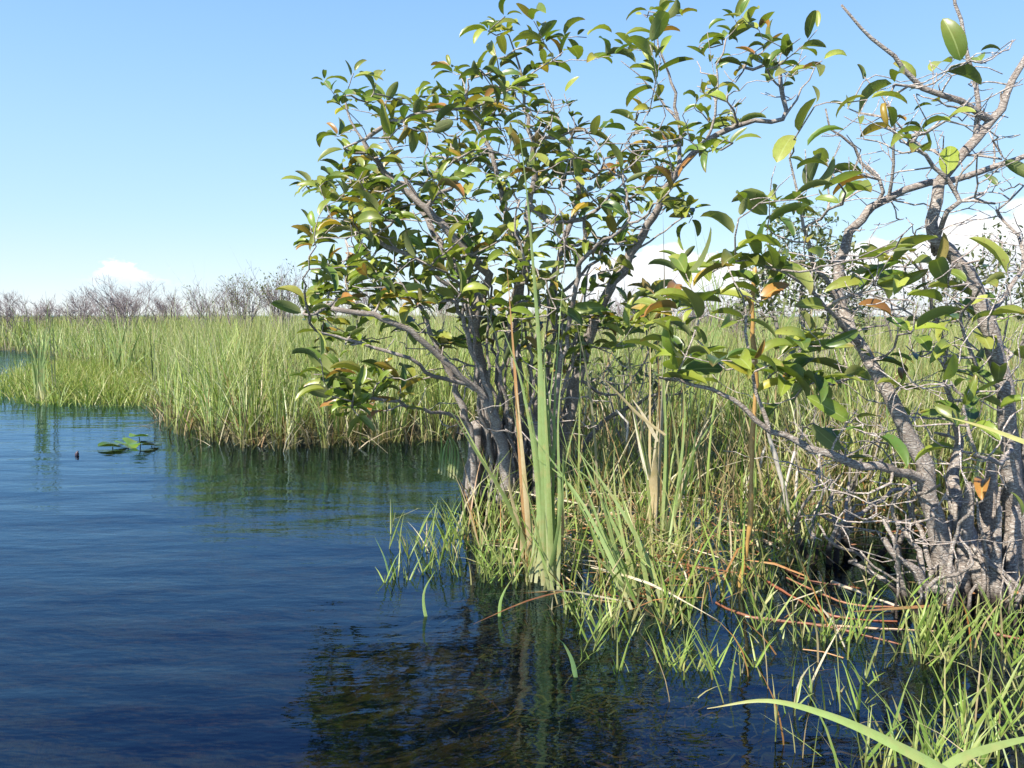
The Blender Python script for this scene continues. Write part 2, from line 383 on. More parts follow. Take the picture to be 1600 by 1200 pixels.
acc = Acc()
x, y = scatter(150000, 4.0, 170, marsh, 44)
d = np.hypot(x, y); ed = edge_dist(x, y, marsh); n = len(x)
near = d < 30; CS = .38; gi, gj = np.floor(x / CS).astype(int), np.floor(y / CS).astype(int)
hx, hy, hh_ = _tab[gi % 256, gj % 256], _tab[(gi + 77) % 256, (gj + 31) % 256], _tab[(gi + 131) % 256, (gj + 200) % 256]
ox, oy = x - (gi + .2 + .6 * hx) * CS, y - (gj + .2 + .6 * hy) * CS
x = np.where(near, x - ox * .42, x); y = np.where(near, y - oy * .42, y); tang = np.where(near, np.arctan2(oy, ox) + rng.normal(0, .7, n), rng.random(n) * 6.28)
cl = vnoise(x, y, 1.3); cl2 = vnoise(x, y, 0.35)
h = (0.80 + 0.22 * cl + 0.12 * rng.normal(size=n) * 0.8) * np.clip(0.75 + ed * 0.35, 0, 1) * np.where(x > 1.0, 0.92, 1.0)
h = h * np.where(near, .78 + .32 * hh_, 1) * (1 + 0.20 * (cl2 - .5)) * (1 + .10 * (vnoise(x, y, .12) - .4) * (d > 20)); tall = rng.random(n) < np.where((d > 7) & (d < 32), .045, .008); h = np.where(tall, h * rng.uniform(1.1, 1.6, n), h)
z0 = np.where(ed < 0.3, -0.03, 0.0)
col = pick(GREENS, n) * (0.66 + 0.42 * cl[:, None] + np.where(near, .50 * hy - .10, .14)[:, None])  # tone spread per tussock also paints shading, darker gaps between clumps
pale = rng.random(n) < .16; col[pale] = np.array([.46, .47, .27]) * (.8 + .4 * rng.random((pale.sum(), 1))); dead = rng.random(n) < 0.07; col[dead] = pick(STRAW, dead.sum())
lean = np.abs(rng.normal(0.10, 0.15, n)); curl = np.abs(rng.normal(0.10, 0.20, n))
br = rng.random(n) < 0.22; curl[br] += 0.55; curl[tall] *= .3
blades(acc, np.stack([x, y, z0], 1), h, tang, lean, curl, np.maximum(0.0085 * (0.7 + .6 * rng.random(n)), 0.00075 * d) * np.where(tall, .6, 1), col, k=4, basecol=(0.17, 0.13, 0.05), tipcol=(0.40, 0.33, 0.14))
tag(acc.build('sawgrass_marsh', mat_grass), 'tall green sawgrass filling the marsh behind the trees out to the horizon', 'sawgrass', kind='stuff')

# dead thatch along the bank, with darkened blades painting in the shaded gaps
acc = Acc()
x, y = scatter(60000, 4.0, 22, marsh, 44); ed = edge_dist(x, y, marsh)
k = (ed < 0.9) & (rng.random(len(x)) < np.exp(-ed / 0.35) * 0.9); x, y = x[k], y[k]; n = len(x)
x += rng.normal(0, .06, n); y -= np.abs(rng.normal(0, .08, n))
blades(acc, np.stack([x, y, x * 0 - .03], 1), 0.15 + 0.40 * rng.random(n), rng.random(n) * 6.28, np.abs(rng.normal(0.3, .35, n)), np.abs(rng.normal(.5, .4, n)),
       0.009 * (0.6 + .8 * rng.random(n)), pick(np.vstack([STRAW, STRAW * .4, STRAW * .2, GREENS[:1]]), n), k=4)  # darkened straw stands in for shade at the waterline
tag(acc.build('dead_thatch', mat_grass), 'brown dead thatch of fallen sawgrass leaves along the water edge', 'thatch', kind='stuff')

# low bright grass patch at the far left
acc = Acc()
n = 60000; xs = rng.uniform(-9, -2, n); ys = rng.uniform(7, 16, n); k = inside(xs, ys, patch) | ((edge_dist(xs, ys, patch) < 0.35) & (rng.random(n) < .25)); x, y = xs[k], ys[k]; n = len(x)
BR = np.array([(0.24, 0.31, 0.055), (0.30, 0.35, 0.08), (0.19, 0.28, 0.05), (0.38, 0.36, 0.13)])
blades(acc, np.stack([x, y, x * 0 - .02], 1), 0.10 + 0.26 * rng.random(n) * (0.5 + vnoise(x, y, 2)), rng.random(n) * 6.28, np.abs(rng.normal(.25, .3, n)), np.abs(rng.normal(.3, .3, n)),
       0.010 * (0.7 + .6 * rng.random(n)), pick(BR, n), k=3)
tag(acc.build('low_grass', mat_grass), 'patch of short bright yellow-green grass at the far left shore', 'grass', kind='stuff')

# ------------------------------------------------------------------ flooded low grass (maidencane) : leafy shoots
FG = np.array([(0.20, 0.29, 0.05), (0.26, 0.34, 0.07), (0.32, 0.37, 0.12), (0.15, 0.23, 0.045), (0.36, 0.33, 0.14)])
def shoot(acc, b, h, ang, lean, nl, ll, pal=FG, wd=0.010, stemcol=(0.20, 0.22, 0.07)):
    dv = np.array([math.cos(ang), math.sin(ang), 0]) * lean
    pts = [b, b + np.array([0, 0, h * .5]) + dv * h * .35, b + np.array([0, 0, h]) + dv * h]
    p = spline(pts, max(0.04, h / 5)); tube(acc, p, np.linspace(0.0022, 0.0012, len(p)), 4, stemcol, cap=False)
    for q in range(nl):
        t = 0.25 + 0.75 * (q + rng.random() * .5) / nl; o = p[min(len(p) - 1, int(t * (len(p) - 1)))]
        a = ang + q * math.pi + rng.normal(0, .5); l = ll * (0.7 + .6 * rng.random()); up = 0.9 + 1.0 * rng.random()
        e = np.array([math.cos(a), math.sin(a), 0])
        c = pal[rng.integers(len(pal))] * (0.8 + .4 * rng.random())
        ribbon(acc, [o, o + (e * .4 + [0, 0, up * .55]) * l, o + (e * .62 + [0, 0, up * .75]) * l], wd * (0.7 + .6 * rng.random()), c, fold=.35, taper=.8, step=l / 4, face=(rng.normal(0, .5), -.6, 0.7))
acc = Acc()
n = 750; xs = rng.uniform(-.8, 3.4, n); ys = rng.uniform(2.3, 5.6, n)
k = inside(xs, ys, matp) & (rng.random(n) < np.clip(vnoise(xs, ys, 2.4) * 1.8 - .25, 0.05, 1)); xs, ys = xs[k], ys[k]
for x_, y_ in zip(xs, ys):
    shoot(acc, np.array([x_, y_, -.04]), 0.10 + 0.24 * rng.random(), rng.random() * 6.28, abs(rng.normal(.25, .25)), 4, 0.11, wd=.008)
n = 12000; xs = rng.uniform(-.8, 3.6, n); ys = rng.uniform(2.2, 5.8, n)
k = inside(xs, ys, matp) & (rng.random(n) < np.clip(vnoise(xs, ys, 2.9) * 1.9 - .3, 0.03, 1)); xs, ys = xs[k], ys[k]; n = len(xs)
blades(acc, np.stack([xs, ys, xs * 0 - .03], 1), 0.10 + .38 * rng.random(n) ** 1.5, rng.random(n) * 6.28, np.abs(rng.normal(.2, .25, n)), np.abs(rng.normal(.35, .35, n)),
       0.006 * (0.7 + .7 * rng.random(n)), pick(np.vstack([FG, FG, FG, STRAW[:3], [[.36, .17, .06], [.10, .13, .03]]]), n), k=4, basecol=(0.22, 0.12, 0.04))
spx = [tuple(GP(*p_)[:2]) for p_ in [(860, 970), (1080, 955), (1250, 930), (1450, 900), (1640, 930), (1900, 1300), (1300, 1320), (1180, 1120), (1000, 1090), (900, 1030)]]
n = 210; xs = rng.uniform(0, 2.6, n); ys = rng.uniform(1.5, 3.6, n); k = inside(xs, ys, spx) & (rng.random(n) < np.clip(.3 + .45 * xs, 0, 1))
for x_, y_ in zip(xs[k], ys[k]):
    shoot(acc, np.array([x_, y_, -.04]), rng.uniform(.08, .24), rng.random() * 6.28, abs(rng.normal(.2, .25)), int(rng.integers(1, 5)), .085, wd=.0075)
n = 1000; xs = rng.uniform(0, 2.6, n); ys = rng.uniform(1.5, 3.6, n); k = inside(xs, ys, spx) & (rng.random(n) < np.clip(.2 + .45 * xs, 0, 1)); xs, ys = xs[k], ys[k]; n = len(xs)
blades(acc, np.stack([xs, ys, xs * 0 - .03], 1), .06 + .24 * rng.random(n) ** 1.3, rng.random(n) * 6.28, np.abs(rng.normal(.25, .3, n)), np.abs(rng.normal(.25, .3, n)), rng.uniform(.003, .007, n), pick(np.vstack([FG, FG, STRAW[:3], [[.40, .17, .05]]]), n), k=5, basecol=(.24, .13, .05))
n = 260; xs = rng.uniform(.3, 2.6, n); ys = rng.uniform(3.5, 6.4, n)
blades(acc, np.stack([xs, ys, xs * 0 - .03], 1), rng.uniform(.7, 1.35, n), rng.random(n) * 6.28, np.abs(rng.normal(.06, .1, n)), np.abs(rng.normal(.08, .15, n)), rng.uniform(.006, .012, n), pick(np.vstack([GREENS, STRAW, STRAW[:3]]), n), k=6, basecol=(.3, .22, .12))
n = 2600; xs = rng.uniform(-.2, 3.6, n); ys = rng.uniform(3.2, 6.2, n)
k = (ys > 3.5 + .0 * xs) & (xs > .25) & (inside(xs, ys, matp) | (ys > 4.6)) & (rng.random(n) < np.clip(vnoise(xs, ys, 2.1) * 2.2 - .6, 0.02, 1)); xs, ys = xs[k], ys[k]; n = len(xs)
blades(acc, np.stack([xs, ys, xs * 0 - .03], 1), 0.30 + .55 * rng.random(n), rng.random(n) * 6.28, np.abs(rng.normal(.12, .2, n)), np.abs(rng.normal(.2, .3, n)),
       0.007 * (0.7 + .8 * rng.random(n)), pick(np.vstack([FG, STRAW, STRAW[:3]]), n), k=5, basecol=(0.22, 0.14, 0.06))
tag(acc.build('flooded_grass', mat_grass), 'low tangle of bright green and straw grass standing in shallow water between the trees', 'grass', kind='stuff')

# submerged weed
acc = Acc()
for q in range(4200):
    gx, gy = (rng.uniform(-0.7, 2.6), rng.uniform(1.35, 4.2)) if q % 2 else (rng.normal(.28, .22), rng.uniform(1.35, 3.1))
    if rng.random() > vnoise(gx, gy, 2.0) * 1.5 - .2: continue
    if gx < -0.25 - 0.2 * math.sin(gy * 3): continue
    z = -0.018 - 0.12 * rng.random() ** 1.3; a = rng.normal(2.2, 1.0); l = rng.uniform(.04, .16)
    p0 = np.array([gx, gy, z]); e = np.array([math.cos(a), math.sin(a), 0]); s = np.array([-e[1], e[0], 0]) * rng.normal(0, .3)
    pal = [(0.20, 0.25, 0.06), (0.26, 0.25, 0.08), (0.28, 0.18, 0.06), (0.14, 0.20, 0.05), (0.17, 0.22, 0.06)][rng.integers(5)]
    ribbon(acc, [p0, p0 + (e + s * 1.5) * l * .35, p0 + (e - s) * l * .7 + [0, 0, -.01], p0 + e * l + [0, 0, -.03]], rng.uniform(.003, .008), np.array(pal) * .8, twist=rng.normal(0, 1), step=.03, face=(0, -.3, 1))
tag(acc.build('submerged_weed', mat_grass), 'murky brown and green weed drifting under the dark water in front', 'water weed', kind='stuff')

# ------------------------------------------------------------------ trees
class Tree:
    def __init__(s): s.p = []; s.par = []; s.r = []; s.tips = []; s.leafy = []
    def node(s, p, par, r=0.0): s.p.append(np.asarray(p, float)); s.par.append(par); s.r.append(r); return len(s.p) - 1
    def limb(s, pts, r0, r1, step=0.05, attach=None, jit=0.006, power=1.0):
        q = spline(pts, step); n = len(q); par = -1
        if attach is None and s.p and attach != 'root':
            A = np.array(s.p); par = int(np.argmin(np.linalg.norm(A - q[0], axis=1)))
            # bend the start of the limb into the node it leaves
            off = A[par] - q[0]; w = np.clip(1 - np.arange(n) * step / max(0.25, np.linalg.norm(off) * 2), 0, 1)[:, None]; q = q + off * w ** 2
            q = q[1:]; n -= 1
        for i in range(n):
            t = i / max(1, n - 1); jj = rng.normal(0, jit, 3) if 0 < i < n - 1 else 0
            par = s.node(q[i] + jj, par, r0 + (r1 - r0) * t ** power)
        return par
    def grow(s, targets, leafy, step=0.045, up=0.25, jit=0.007, minr=0.0):
        A = np.array(s.p); targets = np.array(targets)
        order = np.argsort([np.min(np.linalg.norm(A - t, axis=1)) for t in targets])
        for oi in order:
            t = targets[oi]; A = np.array(s.p)
            dv = t - A; dist = np.linalg.norm(dv, axis=1)
            down = np.clip(A[:, 2] - t[2], 0, 1)
            k = int(np.argmin(dist + 0.9 * down + np.where(dist < 0.06, 1, 0)))
            p0 = A[k]; par = k; D = dist[k]
            pd = unit(p0 - A[s.par[k]]) if s.par[k] >= 0 else np.array([0, 0, 1.])
            c1 = p0 + (pd * 0.35 + unit(dv[k]) * .5) * D * 0.33; c2 = t - (unit(dv[k]) + np.array([0, 0, up])) * D * 0.3
            n = max(2, int(D / step))
            for i in range(1, n + 1):
                u = i / n; q = (1 - u) ** 3 * p0 + 3 * (1 - u) ** 2 * u * c1 + 3 * (1 - u) * u * u * c2 + u ** 3 * t
                par = s.node(q + (rng.normal(0, jit, 3) if i < n else 0), par)
            s.tips.append(par); s.leafy.append(int(leafy[oi]) if hasattr(leafy, '__len__') else int(leafy))
    def mesh(s, acc, tw=0.0017, ex=0.47, lump=.12):
        n = len(s.p); cnt = np.zeros(n); ch = [[] for _ in range(n)]
        for t in s.tips: cnt[t] += 1
        for i in range(n - 1, -1, -1):
            if s.par[i] >= 0: cnt[s.par[i]] += cnt[i]; ch[s.par[i]].append(i)
        r = np.maximum(np.array(s.r), tw * np.maximum(cnt, .5) ** ex)
        lim = np.array(s.r) > 0
        for i in range(n):
            if s.par[i] >= 0 and not lim[i]: r[i] = min(r[i], r[s.par[i]] * .93)
        s.rad = r; s.ch = ch
        starts = [i for i in range(n) if s.par[i] < 0]
        done = []
        while starts:
            i = starts.pop(); chain = [i]
            while ch[chain[-1]]:
                kids = sorted(ch[chain[-1]], key=lambda q: -r[q]); chain.append(kids[0]); starts += kids[1:]
            pts = [s.p[q] for q in chain]; rr = [r[q] for q in chain]
            if s.par[i] >= 0: pts = [s.p[s.par[i]]] + pts; rr = [min(rr[0] * 1.25, r[s.par[i]])] + rr
            if len(pts) < 2: continue
            big = max(rr); sides = 14 if big > .03 else 8 if big > .012 else 5 if big > .004 else 4
            tube(acc, pts, rr, sides, (1.5, 1.48, 1.5) if big < .0045 else (1.2, 1.2, 1.2) if big < .010 else (1, 1, 1), lump=lump if big > .012 else 0)

LEAFC = np.array([(0.14, 0.195, 0.026), (0.18, 0.225, 0.03), (0.085, 0.14, 0.018), (0.24, 0.27, 0.05), (0.15, 0.175, 0.03), (.06, .11, .02)])
LEAFY = np.array([(0.27, 0.25, 0.03), (0.30, 0.20, 0.03), (0.26, 0.12, 0.03), (0.20, 0.20, 0.04)])
_ts = np.array([0, .1, .25, .42, .6, .78, .92, 1.0])
def leaf(acc, o, dirv, nrm, Ln, Wd, curl, fold, col):
    d = unit(dirv); s = unit(np.cross(d, nrm)); n = np.cross(s, d)
    th = curl * _ts; dt = np.gradient(_ts)
    fx = np.concatenate([[0], np.cumsum(np.cos((th[1:] + th[:-1]) / 2) * np.diff(_ts))]); fz = np.concatenate([[0], -np.cumsum(np.sin((th[1:] + th[:-1]) / 2) * np.diff(_ts))])
    w = Wd * .5 * np.sin(math.pi * np.clip(_ts, 0, 1) ** 0.85) ** 0.62; w[0] = .0015; w[-1] = .0006
    cen = o + d * (0.012 + fx * Ln)[:, None] + n * (fz * Ln)[:, None]
    ln = d * np.sin(th)[:, None] + n * np.cos(th)[:, None]
    cf, sf = math.cos(fold), math.sin(fold); wav = 1 + .12 * np.sin(_ts * 9 + rng.random() * 6)
    Lp = cen - s * (w * cf)[:, None] + ln * (w * sf * wav)[:, None]; Rp = cen + s * (w * cf)[:, None] + ln * (w * sf / wav)[:, None]
    V = np.stack([Lp, cen, Rp], 1).reshape(-1, 3); k = len(_ts)
    i = np.arange(k - 1) * 3
    F = np.vstack([np.stack([i, i + 1, i + 4, i + 3], 1), np.stack([i + 1, i + 2, i + 5, i + 4], 1)])
    cc = np.tile(np.append(col, 1.0), (k * 3, 1)); cc[1::3, 3] = 0.0
    if rng.random() < .25: # browned tip
        cc[-6:, :3] = cc[-6:, :3] * .4 + np.array([.22, .12, .05]) * .6
    acc.add(V, F, cc)
def dress(acc, T, Ln=0.12, nmin=4, nmax=8, yellow=0.12, back=0.16, tilt=0.5, droop=(0.25, 1.5)):
    for ti, lf in zip(T.tips, T.leafy):
        if not lf: continue
        path = [ti]
        while len(path) < 5 and T.par[path[-1]] >= 0: path.append(T.par[path[-1]])
        pts = np.array([T.p[q] for q in path]); tip = pts[0]; td = unit(pts[0] - pts[min(2, len(pts) - 1)])
        m_ = rng.integers(nmin, nmax + 1) + (rng.integers(1, 4) if lf > 1 else 0); LnK = 1.12 if lf > 1 else 1.0; a0 = rng.random() * 6.28; ybias = rng.random() < .12
        side = unit(np.cross(td, [0, 0, 1]) + 1e-3); up = np.cross(side, td)
        if up[2] < 0: up = -up
        for q in range(m_):
            f_ = q / max(1, m_ - 1); o = tip - td * back * f_ * (0.8 + .3 * rng.random()); 
            # follow the twig
            o = pts[np.argmin(np.linalg.norm(pts - o, axis=1))] * .75 + o * .25
            sgn = 1 if q % 2 else -1; a = rng.normal(0, .5)
            d = td * (0.75 - .35 * f_) + side * sgn * math.cos(a) * (0.35 + .65 * f_ + .2) + up * (math.sin(a) * .55 + .38) + rng.normal(0, .15, 3)
            nr_ = unit(np.array([0, 0, 1.0]) + rng.normal(0, tilt, 3) - np.array([0, .15, 0]))
            r_ = rng.random()
            c_ = LEAFY[rng.integers(len(LEAFY))] if r_ < yellow * (3 if ybias else .8) else LEAFC[rng.integers(len(LEAFC))]
            l_ = LnK * Ln * rng.choice([.5, .7, .85, 1.0, 1.15, 1.3]) * (0.92 + .16 * rng.random())
            leaf(acc, o, d, nr_, l_, l_ * rng.uniform(.36, .50), rng.uniform(*droop), rng.uniform(.3, .95), c_ * (0.85 + .6 * rng.random()))

def PL(pts, d=None):
    return [P(p[0], p[1], p[2] if len(p) > 2 else d) for p in pts]
def in_poly_px(poly, n):
    poly = np.array(poly, float); lo, hi = poly.min(0), poly.max(0); o = []
    while len(o) < n:
        q = rng.uniform(lo, hi, (400, 2)); k = inside(q[:, 0], q[:, 1], [tuple(z) for z in poly]); o += list(q[k])
    return np.array(o[:n])

# ---- main pond apple
T = Tree(); D = 4.12
T.limb(PL([(800, 812, D), (808, 700, D), (812, 610, D - .02), (800, 500, D), (822, 410, D - .05), (826, 320, D)]), .036, .013, attach='root')
T.limb(PL([(765, 806, D + .05), (770, 700, D), (752, 590, D - .05), (742, 500, D - .1), (765, 430, D - .1)]), .022, .009, attach='root')
T.limb(PL([(738, 800, D - .12), (738, 700, D - .15), (712, 610, D - .2), (672, 520, D - .25), (650, 470, D - .2)]), .024, .009, attach='root')
T.limb(PL([(850, 806, D + .1), (872, 700, D + .15), (902, 590, D + .15), (938, 480, D + .1), (985, 400, D + .05), (1020, 335, D), (1062, 262, D - .05), (1130, 205, D - .1), (1180, 188, D - .15)]), .046, .009, attach='root')
T.limb(PL([(825, 812, D - .1), (850, 720, D - .1), (862, 640, D), (875, 560, D + .1), (862, 470, D + .2), (880, 380, D + .3)]), .027, .009, attach='root')
T.limb(PL([(782, 812, D - .2), (790, 740, D - .25), (775, 660, D - .25), (735, 600, D - .3), (690, 560, D - .35)]), .034, .012, attach='root')
T.limb(PL([(870, 800, D + .3), (888, 740, D + .35), (930, 670, D + .4), (985, 635, D + .4), (1040, 610, D + .3)]), .022, .008, attach='root')
for k_ in range(26):
    x0 = rng.uniform(748, 862); dx = (x0 - 800) * rng.uniform(.3, 1.6) + rng.normal(-14, 24); dz = rng.normal(0, .18)
    T.limb(PL([(x0, 806, D + dz * .4), (x0 + dx * .12 + rng.normal(0, 6), 720, D + dz * .5), (x0 + dx * .45, 630, D + dz * .8), (x0 + dx * .9, 540 + rng.uniform(-20, 20), D + dz), (x0 + dx * 1.3, 450 + rng.uniform(-40, 30), D + dz * 1.3)]), rng.uniform(.008, .019), .005, attach='root', jit=.009)
# secondary limbs
for pts, r0, r1 in [
    ([(765, 430, D - .1), (735, 400, D - .15), (690, 350, D - .2), (640, 305, D - .2), (590, 255, D - .2), (548, 190, D - .2), (538, 150, D - .2)], .016, .003),
    ([(742, 500, D - .1), (700, 445, D - .25), (640, 400, D - .3), (580, 375, D - .35), (520, 345, D - .35)], .014, .003),
    ([(690, 560, D - .35), (640, 515, D - .4), (580, 490, D - .45), (520, 482, D - .45)], .011, .003),
    ([(712, 650, D - .2), (665, 640, D - .45), (610, 625, D - .6), (560, 622, D - .65), (520, 605, D - .7)], .010, .003),
    ([(735, 600, D - .3), (680, 590, D - .4), (640, 560, D - .5), (580, 545, D - .5), (500, 520, D - .5)], .010, .003),
    ([(822, 410, D - .05), (790, 330, D), (770, 250, D), (740, 180, D), (725, 130, D)], .014, .003),
    ([(826, 320, D), (835, 240, D), (820, 170, D + .05), (810, 100, D + .05), (795, 55, D + .05)], .016, .003),
    ([(880, 380, D + .3), (905, 300, D + .3), (880, 210, D + .3), (850, 130, D + .3)], .012, .003),
    ([(826, 320, D), (870, 350, D - .1), (930, 330, D - .15), (980, 280, D - .2)], .012, .003),
    ([(750, 470, D - .1), (700, 400, D + .2), (660, 330, D + .3), (620, 250, D + .3), (600, 200, D + .3)], .011, .003),
    ([(1062, 262, D - .05), (1060, 190, D), (1050, 130, D), (1030, 70, D), (1025, 20, D)], .010, .003),
    ([(1060, 190, D), (1010, 130, D + .1), (970, 95, D + .1)], .006, .002),
    ([(1100, 225, D - .1), (1118, 180, D - .1), (1120, 100, D - .1), (1145, 50, D - .1)], .007, .002),
    ([(1180, 188, D - .15), (1225, 185, D - .15), (1215, 120, D - .1), (1225, 70, D - .1)], .008, .002),
    ([(1220, 188, D - .15), (1255, 140, D - .15), (1285, 95, D - .15)], .006, .002),
    ([(985, 400, D + .05), (1040, 360, D + .1), (1080, 335, D + .15)], .006, .002),
    ([(938, 480, D + .1), (980, 500, D), (1040, 460, D)], .007, .002),
    ([(902, 590, D + .15), (960, 620, D + .2), (1010, 560, D + .2)], .009, .003),
    ([(862, 470, D + .2), (920, 420, D + .2), (960, 360, D + .2)], .009, .003)]:
    T.limb(PL(pts), r0, r1)
sil = [(560, 112), (505, 130), (590, 130), (575, 160), (545, 175), (598, 190), (520, 215), (540, 235), (540, 262), (485, 288), (505, 300), (535, 278), (475, 300), (500, 345), (492, 365), (520, 350), (488, 385),
       (545, 330), (560, 300), (580, 345), (600, 300), (480, 455), (500, 440), (470, 490), (520, 420), (495, 500), (540, 470), (500, 545), (485, 590), (520, 590), (545, 610), (565, 640), (600, 590), (640, 600),
       (790, 30), (765, 50), (830, 40), (815, 70), (775, 75), (855, 60), (878, 85), (845, 110), (912, 60), (700, 110), (725, 120), (755, 115), (775, 105), (720, 150), (690, 150), (640, 165), (660, 180), (625, 190), (610, 160), (760, 160),
       (1000, 18), (1040, 30), (1062, 25), (960, 85), (1015, 60), (975, 70), (1030, 90), (1110, 45), (1150, 30), (1165, 30), (1130, 70), (1100, 90), (1170, 115), (1215, 60), (1222, 90), (1250, 75), (1278, 45), (1285, 95), (1240, 120), (1200, 100),
       (1020, 165), (990, 190), (1060, 180), (1090, 165), (1140, 150), (1120, 195), (1150, 225), (1090, 215), (1040, 215), (1095, 330), (1075, 345), (1060, 320), (1045, 300), (1090, 240), (1110, 130), (1150, 190)]
tg = [P(x_ + rng.normal(0, 4), y_ + rng.normal(0, 4), D - .15 + rng.normal(0, .3)) for x_, y_ in sil]
T.grow(tg, True)
T.grow([P(x_, y_, 3.5 + rng.normal(0, .12)) for x_, y_ in [(490, 585), (505, 600), (520, 620), (530, 590), (545, 635), (555, 610), (570, 590), (590, 600), (560, 650), (500, 560), (530, 560), (625, 600), (600, 575)]], True)
body_ = [(540, 250), (600, 200), (690, 150), (790, 120), (880, 120), (930, 190), (1000, 200), (1060, 250), (1060, 320), (1000, 380), (960, 440), (900, 480), (800, 490), (700, 470), (600, 480), (520, 440), (540, 360), (560, 300)]
q = in_poly_px(body_, 195); tg = [P(a_, b_, D + rng.normal(0, .42)) for a_, b_ in q]
T.grow(tg, True)
q = in_poly_px([(480, 300), (560, 260), (640, 300), (640, 470), (500, 480), (470, 440)], 26); T.grow([P(a_, b_, D - .1 + rng.normal(0, .3)) for a_, b_ in q], True)
q = in_poly_px([(640, 470), (900, 480), (1000, 440), (1050, 480), (980, 560), (860, 560), (760, 540), (560, 560), (500, 500)], 60); T.grow([P(a_, b_, D + rng.normal(0, .35)) for a_, b_ in q], True)
q = in_poly_px(body_, 560); T.grow([P(a_, b_, D + rng.normal(0, .4)) for a_, b_ in q], False, jit=.008)
q = in_poly_px([(600, 480), (900, 480), (1000, 520), (960, 680), (900, 700), (700, 690), (620, 560)], 220); T.grow([P(a_, b_, D + rng.normal(0, .3)) for a_, b_ in q], False, jit=.008)
q = in_poly_px([(1000, 200), (1240, 180), (1270, 60), (1180, 60), (1100, 60), (980, 80)], 60); T.grow([P(a_, b_, D + rng.normal(0, .15)) for a_, b_ in q], False, jit=.006)
base = P(800, 800, D); base[2] = 0
root = empty('pond_apple_tree', base, 'large multi-stemmed pond apple tree with glossy leaves standing in water at the centre', 'tree', None)
wa = Acc(); T.mesh(wa, tw=.0025, ex=.42)
# root flare, stubs and suckers at the foot
for k_ in range(46):
    a = rng.random() * 6.28; b0 = base + np.array([math.cos(a) * rng.uniform(.03, .24), math.sin(a) * .15, 0]); hh = rng.uniform(.15, .6)
    r_ = rng.uniform(.004, .014)
    pts = spline([b0 + [math.cos(a) * .05, math.sin(a) * .05, -.15], b0 + [0, 0, hh * .5], b0 + [-math.cos(a) * .06 + rng.normal(0, .05), 0, hh]], .04)
    tube(wa, pts + rng.normal(0, .004, pts.shape), np.linspace(r_ * 1.2, r_ * .5, len(pts)), 7, (1,) * 3, lump=.2)
for xx in (-.20, -.14, -.08, -.01, .07, .14):
    b0 = base + [xx, rng.normal(0, .06), 0]
    pts = spline([b0 + [xx * .35, -.03, -.25], b0 + [0, 0, .1], b0 + [-xx * .1, .02, .45]], .04); tube(wa, pts, np.linspace(.05, .028, len(pts)), 12, (1,) * 3, lump=.22)
tr_o = wa.build('trunk', mat_bark, root, loc=base)
la = Acc(); dress(la, T, .110, 3, 8, yellow=.15); la.build('crown', mat_leaf, root, loc=base)

# ---- right-hand tree, nearer
T = Tree(); D = 2.72
T.limb(PL([(1500, 985, D), (1470, 880, D), (1452, 780, D), (1430, 700, D), (1398, 640, D), (1345, 545, D + .05), (1315, 480, D + .15), (1308, 410, D + .2), (1345, 345, D + .2), (1390, 310, D + .2), (1450, 288, D + .2), (1530, 265, D + .15), (1610, 240, D + .1)]), .047, .008, attach='root', power=.65)
T.limb(PL([(1600, 985, D + .15), (1592, 860, D + .1), (1582, 740, D + .05), (1570, 620, D), (1545, 500, D), (1500, 410, D), (1455, 350, D), (1472, 285, D), (1505, 240, D), (1548, 190, D), (1590, 125, D), (1615, 60, D)]), .042, .010, attach='root')
T.limb(PL([(1560, 985, D - .05), (1540, 900, D - .05), (1505, 820, D + .05), (1490, 760, D + .15), (1500, 690, D + .25)]), .05, .015, attach='root')
T.limb(PL([(1640, 990, D), (1640, 860, D), (1610, 760, D + .1), (1620, 640, D + .1), (1660, 500, D + .2)]), .06, .018, attach='root')
for pts, r0, r1 in [
    ([(1548, 190, D), (1500, 160, D - .05), (1440, 135, D - .05), (1390, 85, D - .05), (1345, 40, D - .05), (1315, 8, D - .05)], .011, .004),
    ([(1522, 225, D), (1525, 150, D), (1512, 70, D), (1495, 5, D), (1488, -30, D)], .009, .005),
    ([(1455, 350, D), (1462, 400, D + .1), (1478, 330, D - .1), (1540, 300, D - .1)], .008, .004),
    ([(1445, 760, D), (1390, 735, D - .1), (1330, 722, D - .15), (1270, 700, D - .15), (1200, 672, D - .15), (1140, 622, D - .15), (1085, 600, D - .15), (1030, 590, D - .15)], .017, .004),
    ([(1200, 672, D - .15), (1182, 610, D - .15), (1170, 550, D - .15), (1162, 490, D - .15), (1145, 440, D - .15), (1130, 400, D - .15)], .007, .002),
    ([(1345, 545, D), (1290, 480, D - .1), (1250, 440, D - .15), (1225, 425, D - .2)], .010, .003),
    ([(1315, 480, D + .15), (1260, 380, D + .1), (1250, 310, D + .1), (1232, 250, D + .1), (1238, 215, D + .1)], .009, .003),
    ([(1345, 345, D + .2), (1380, 300, D + .15), (1350, 250, D + .15), (1300, 200, D + .1), (1290, 170, D + .1)], .008, .003),
    ([(1390, 310, D + .2), (1400, 230, D + .1), (1380, 150, D + .1), (1350, 120, D + .1)], .006, .002),
    ([(1505, 240, D), (1440, 230, D + .2), (1400, 190, D + .2)], .006, .002),
    ([(1500, 690, D + .2), (1475, 600, D + .1), (1470, 520, D + .1), (1440, 430, D), (1410, 390, D)], .010, .003),
    ([(1570, 620, D), (1520, 560, D - .1), (1500, 500, D - .1)], .008, .003),
    ([(1582, 700, D), (1560, 720, D - .3), (1530, 710, D - .4), (1500, 705, D - .45)], .007, .003),
    ([(1545, 500, D), (1600, 400, D + .1), (1560, 330, D + .2), (1600, 290, D + .2)], .009, .003)]:
    T.limb(PL(pts), r0, r1)
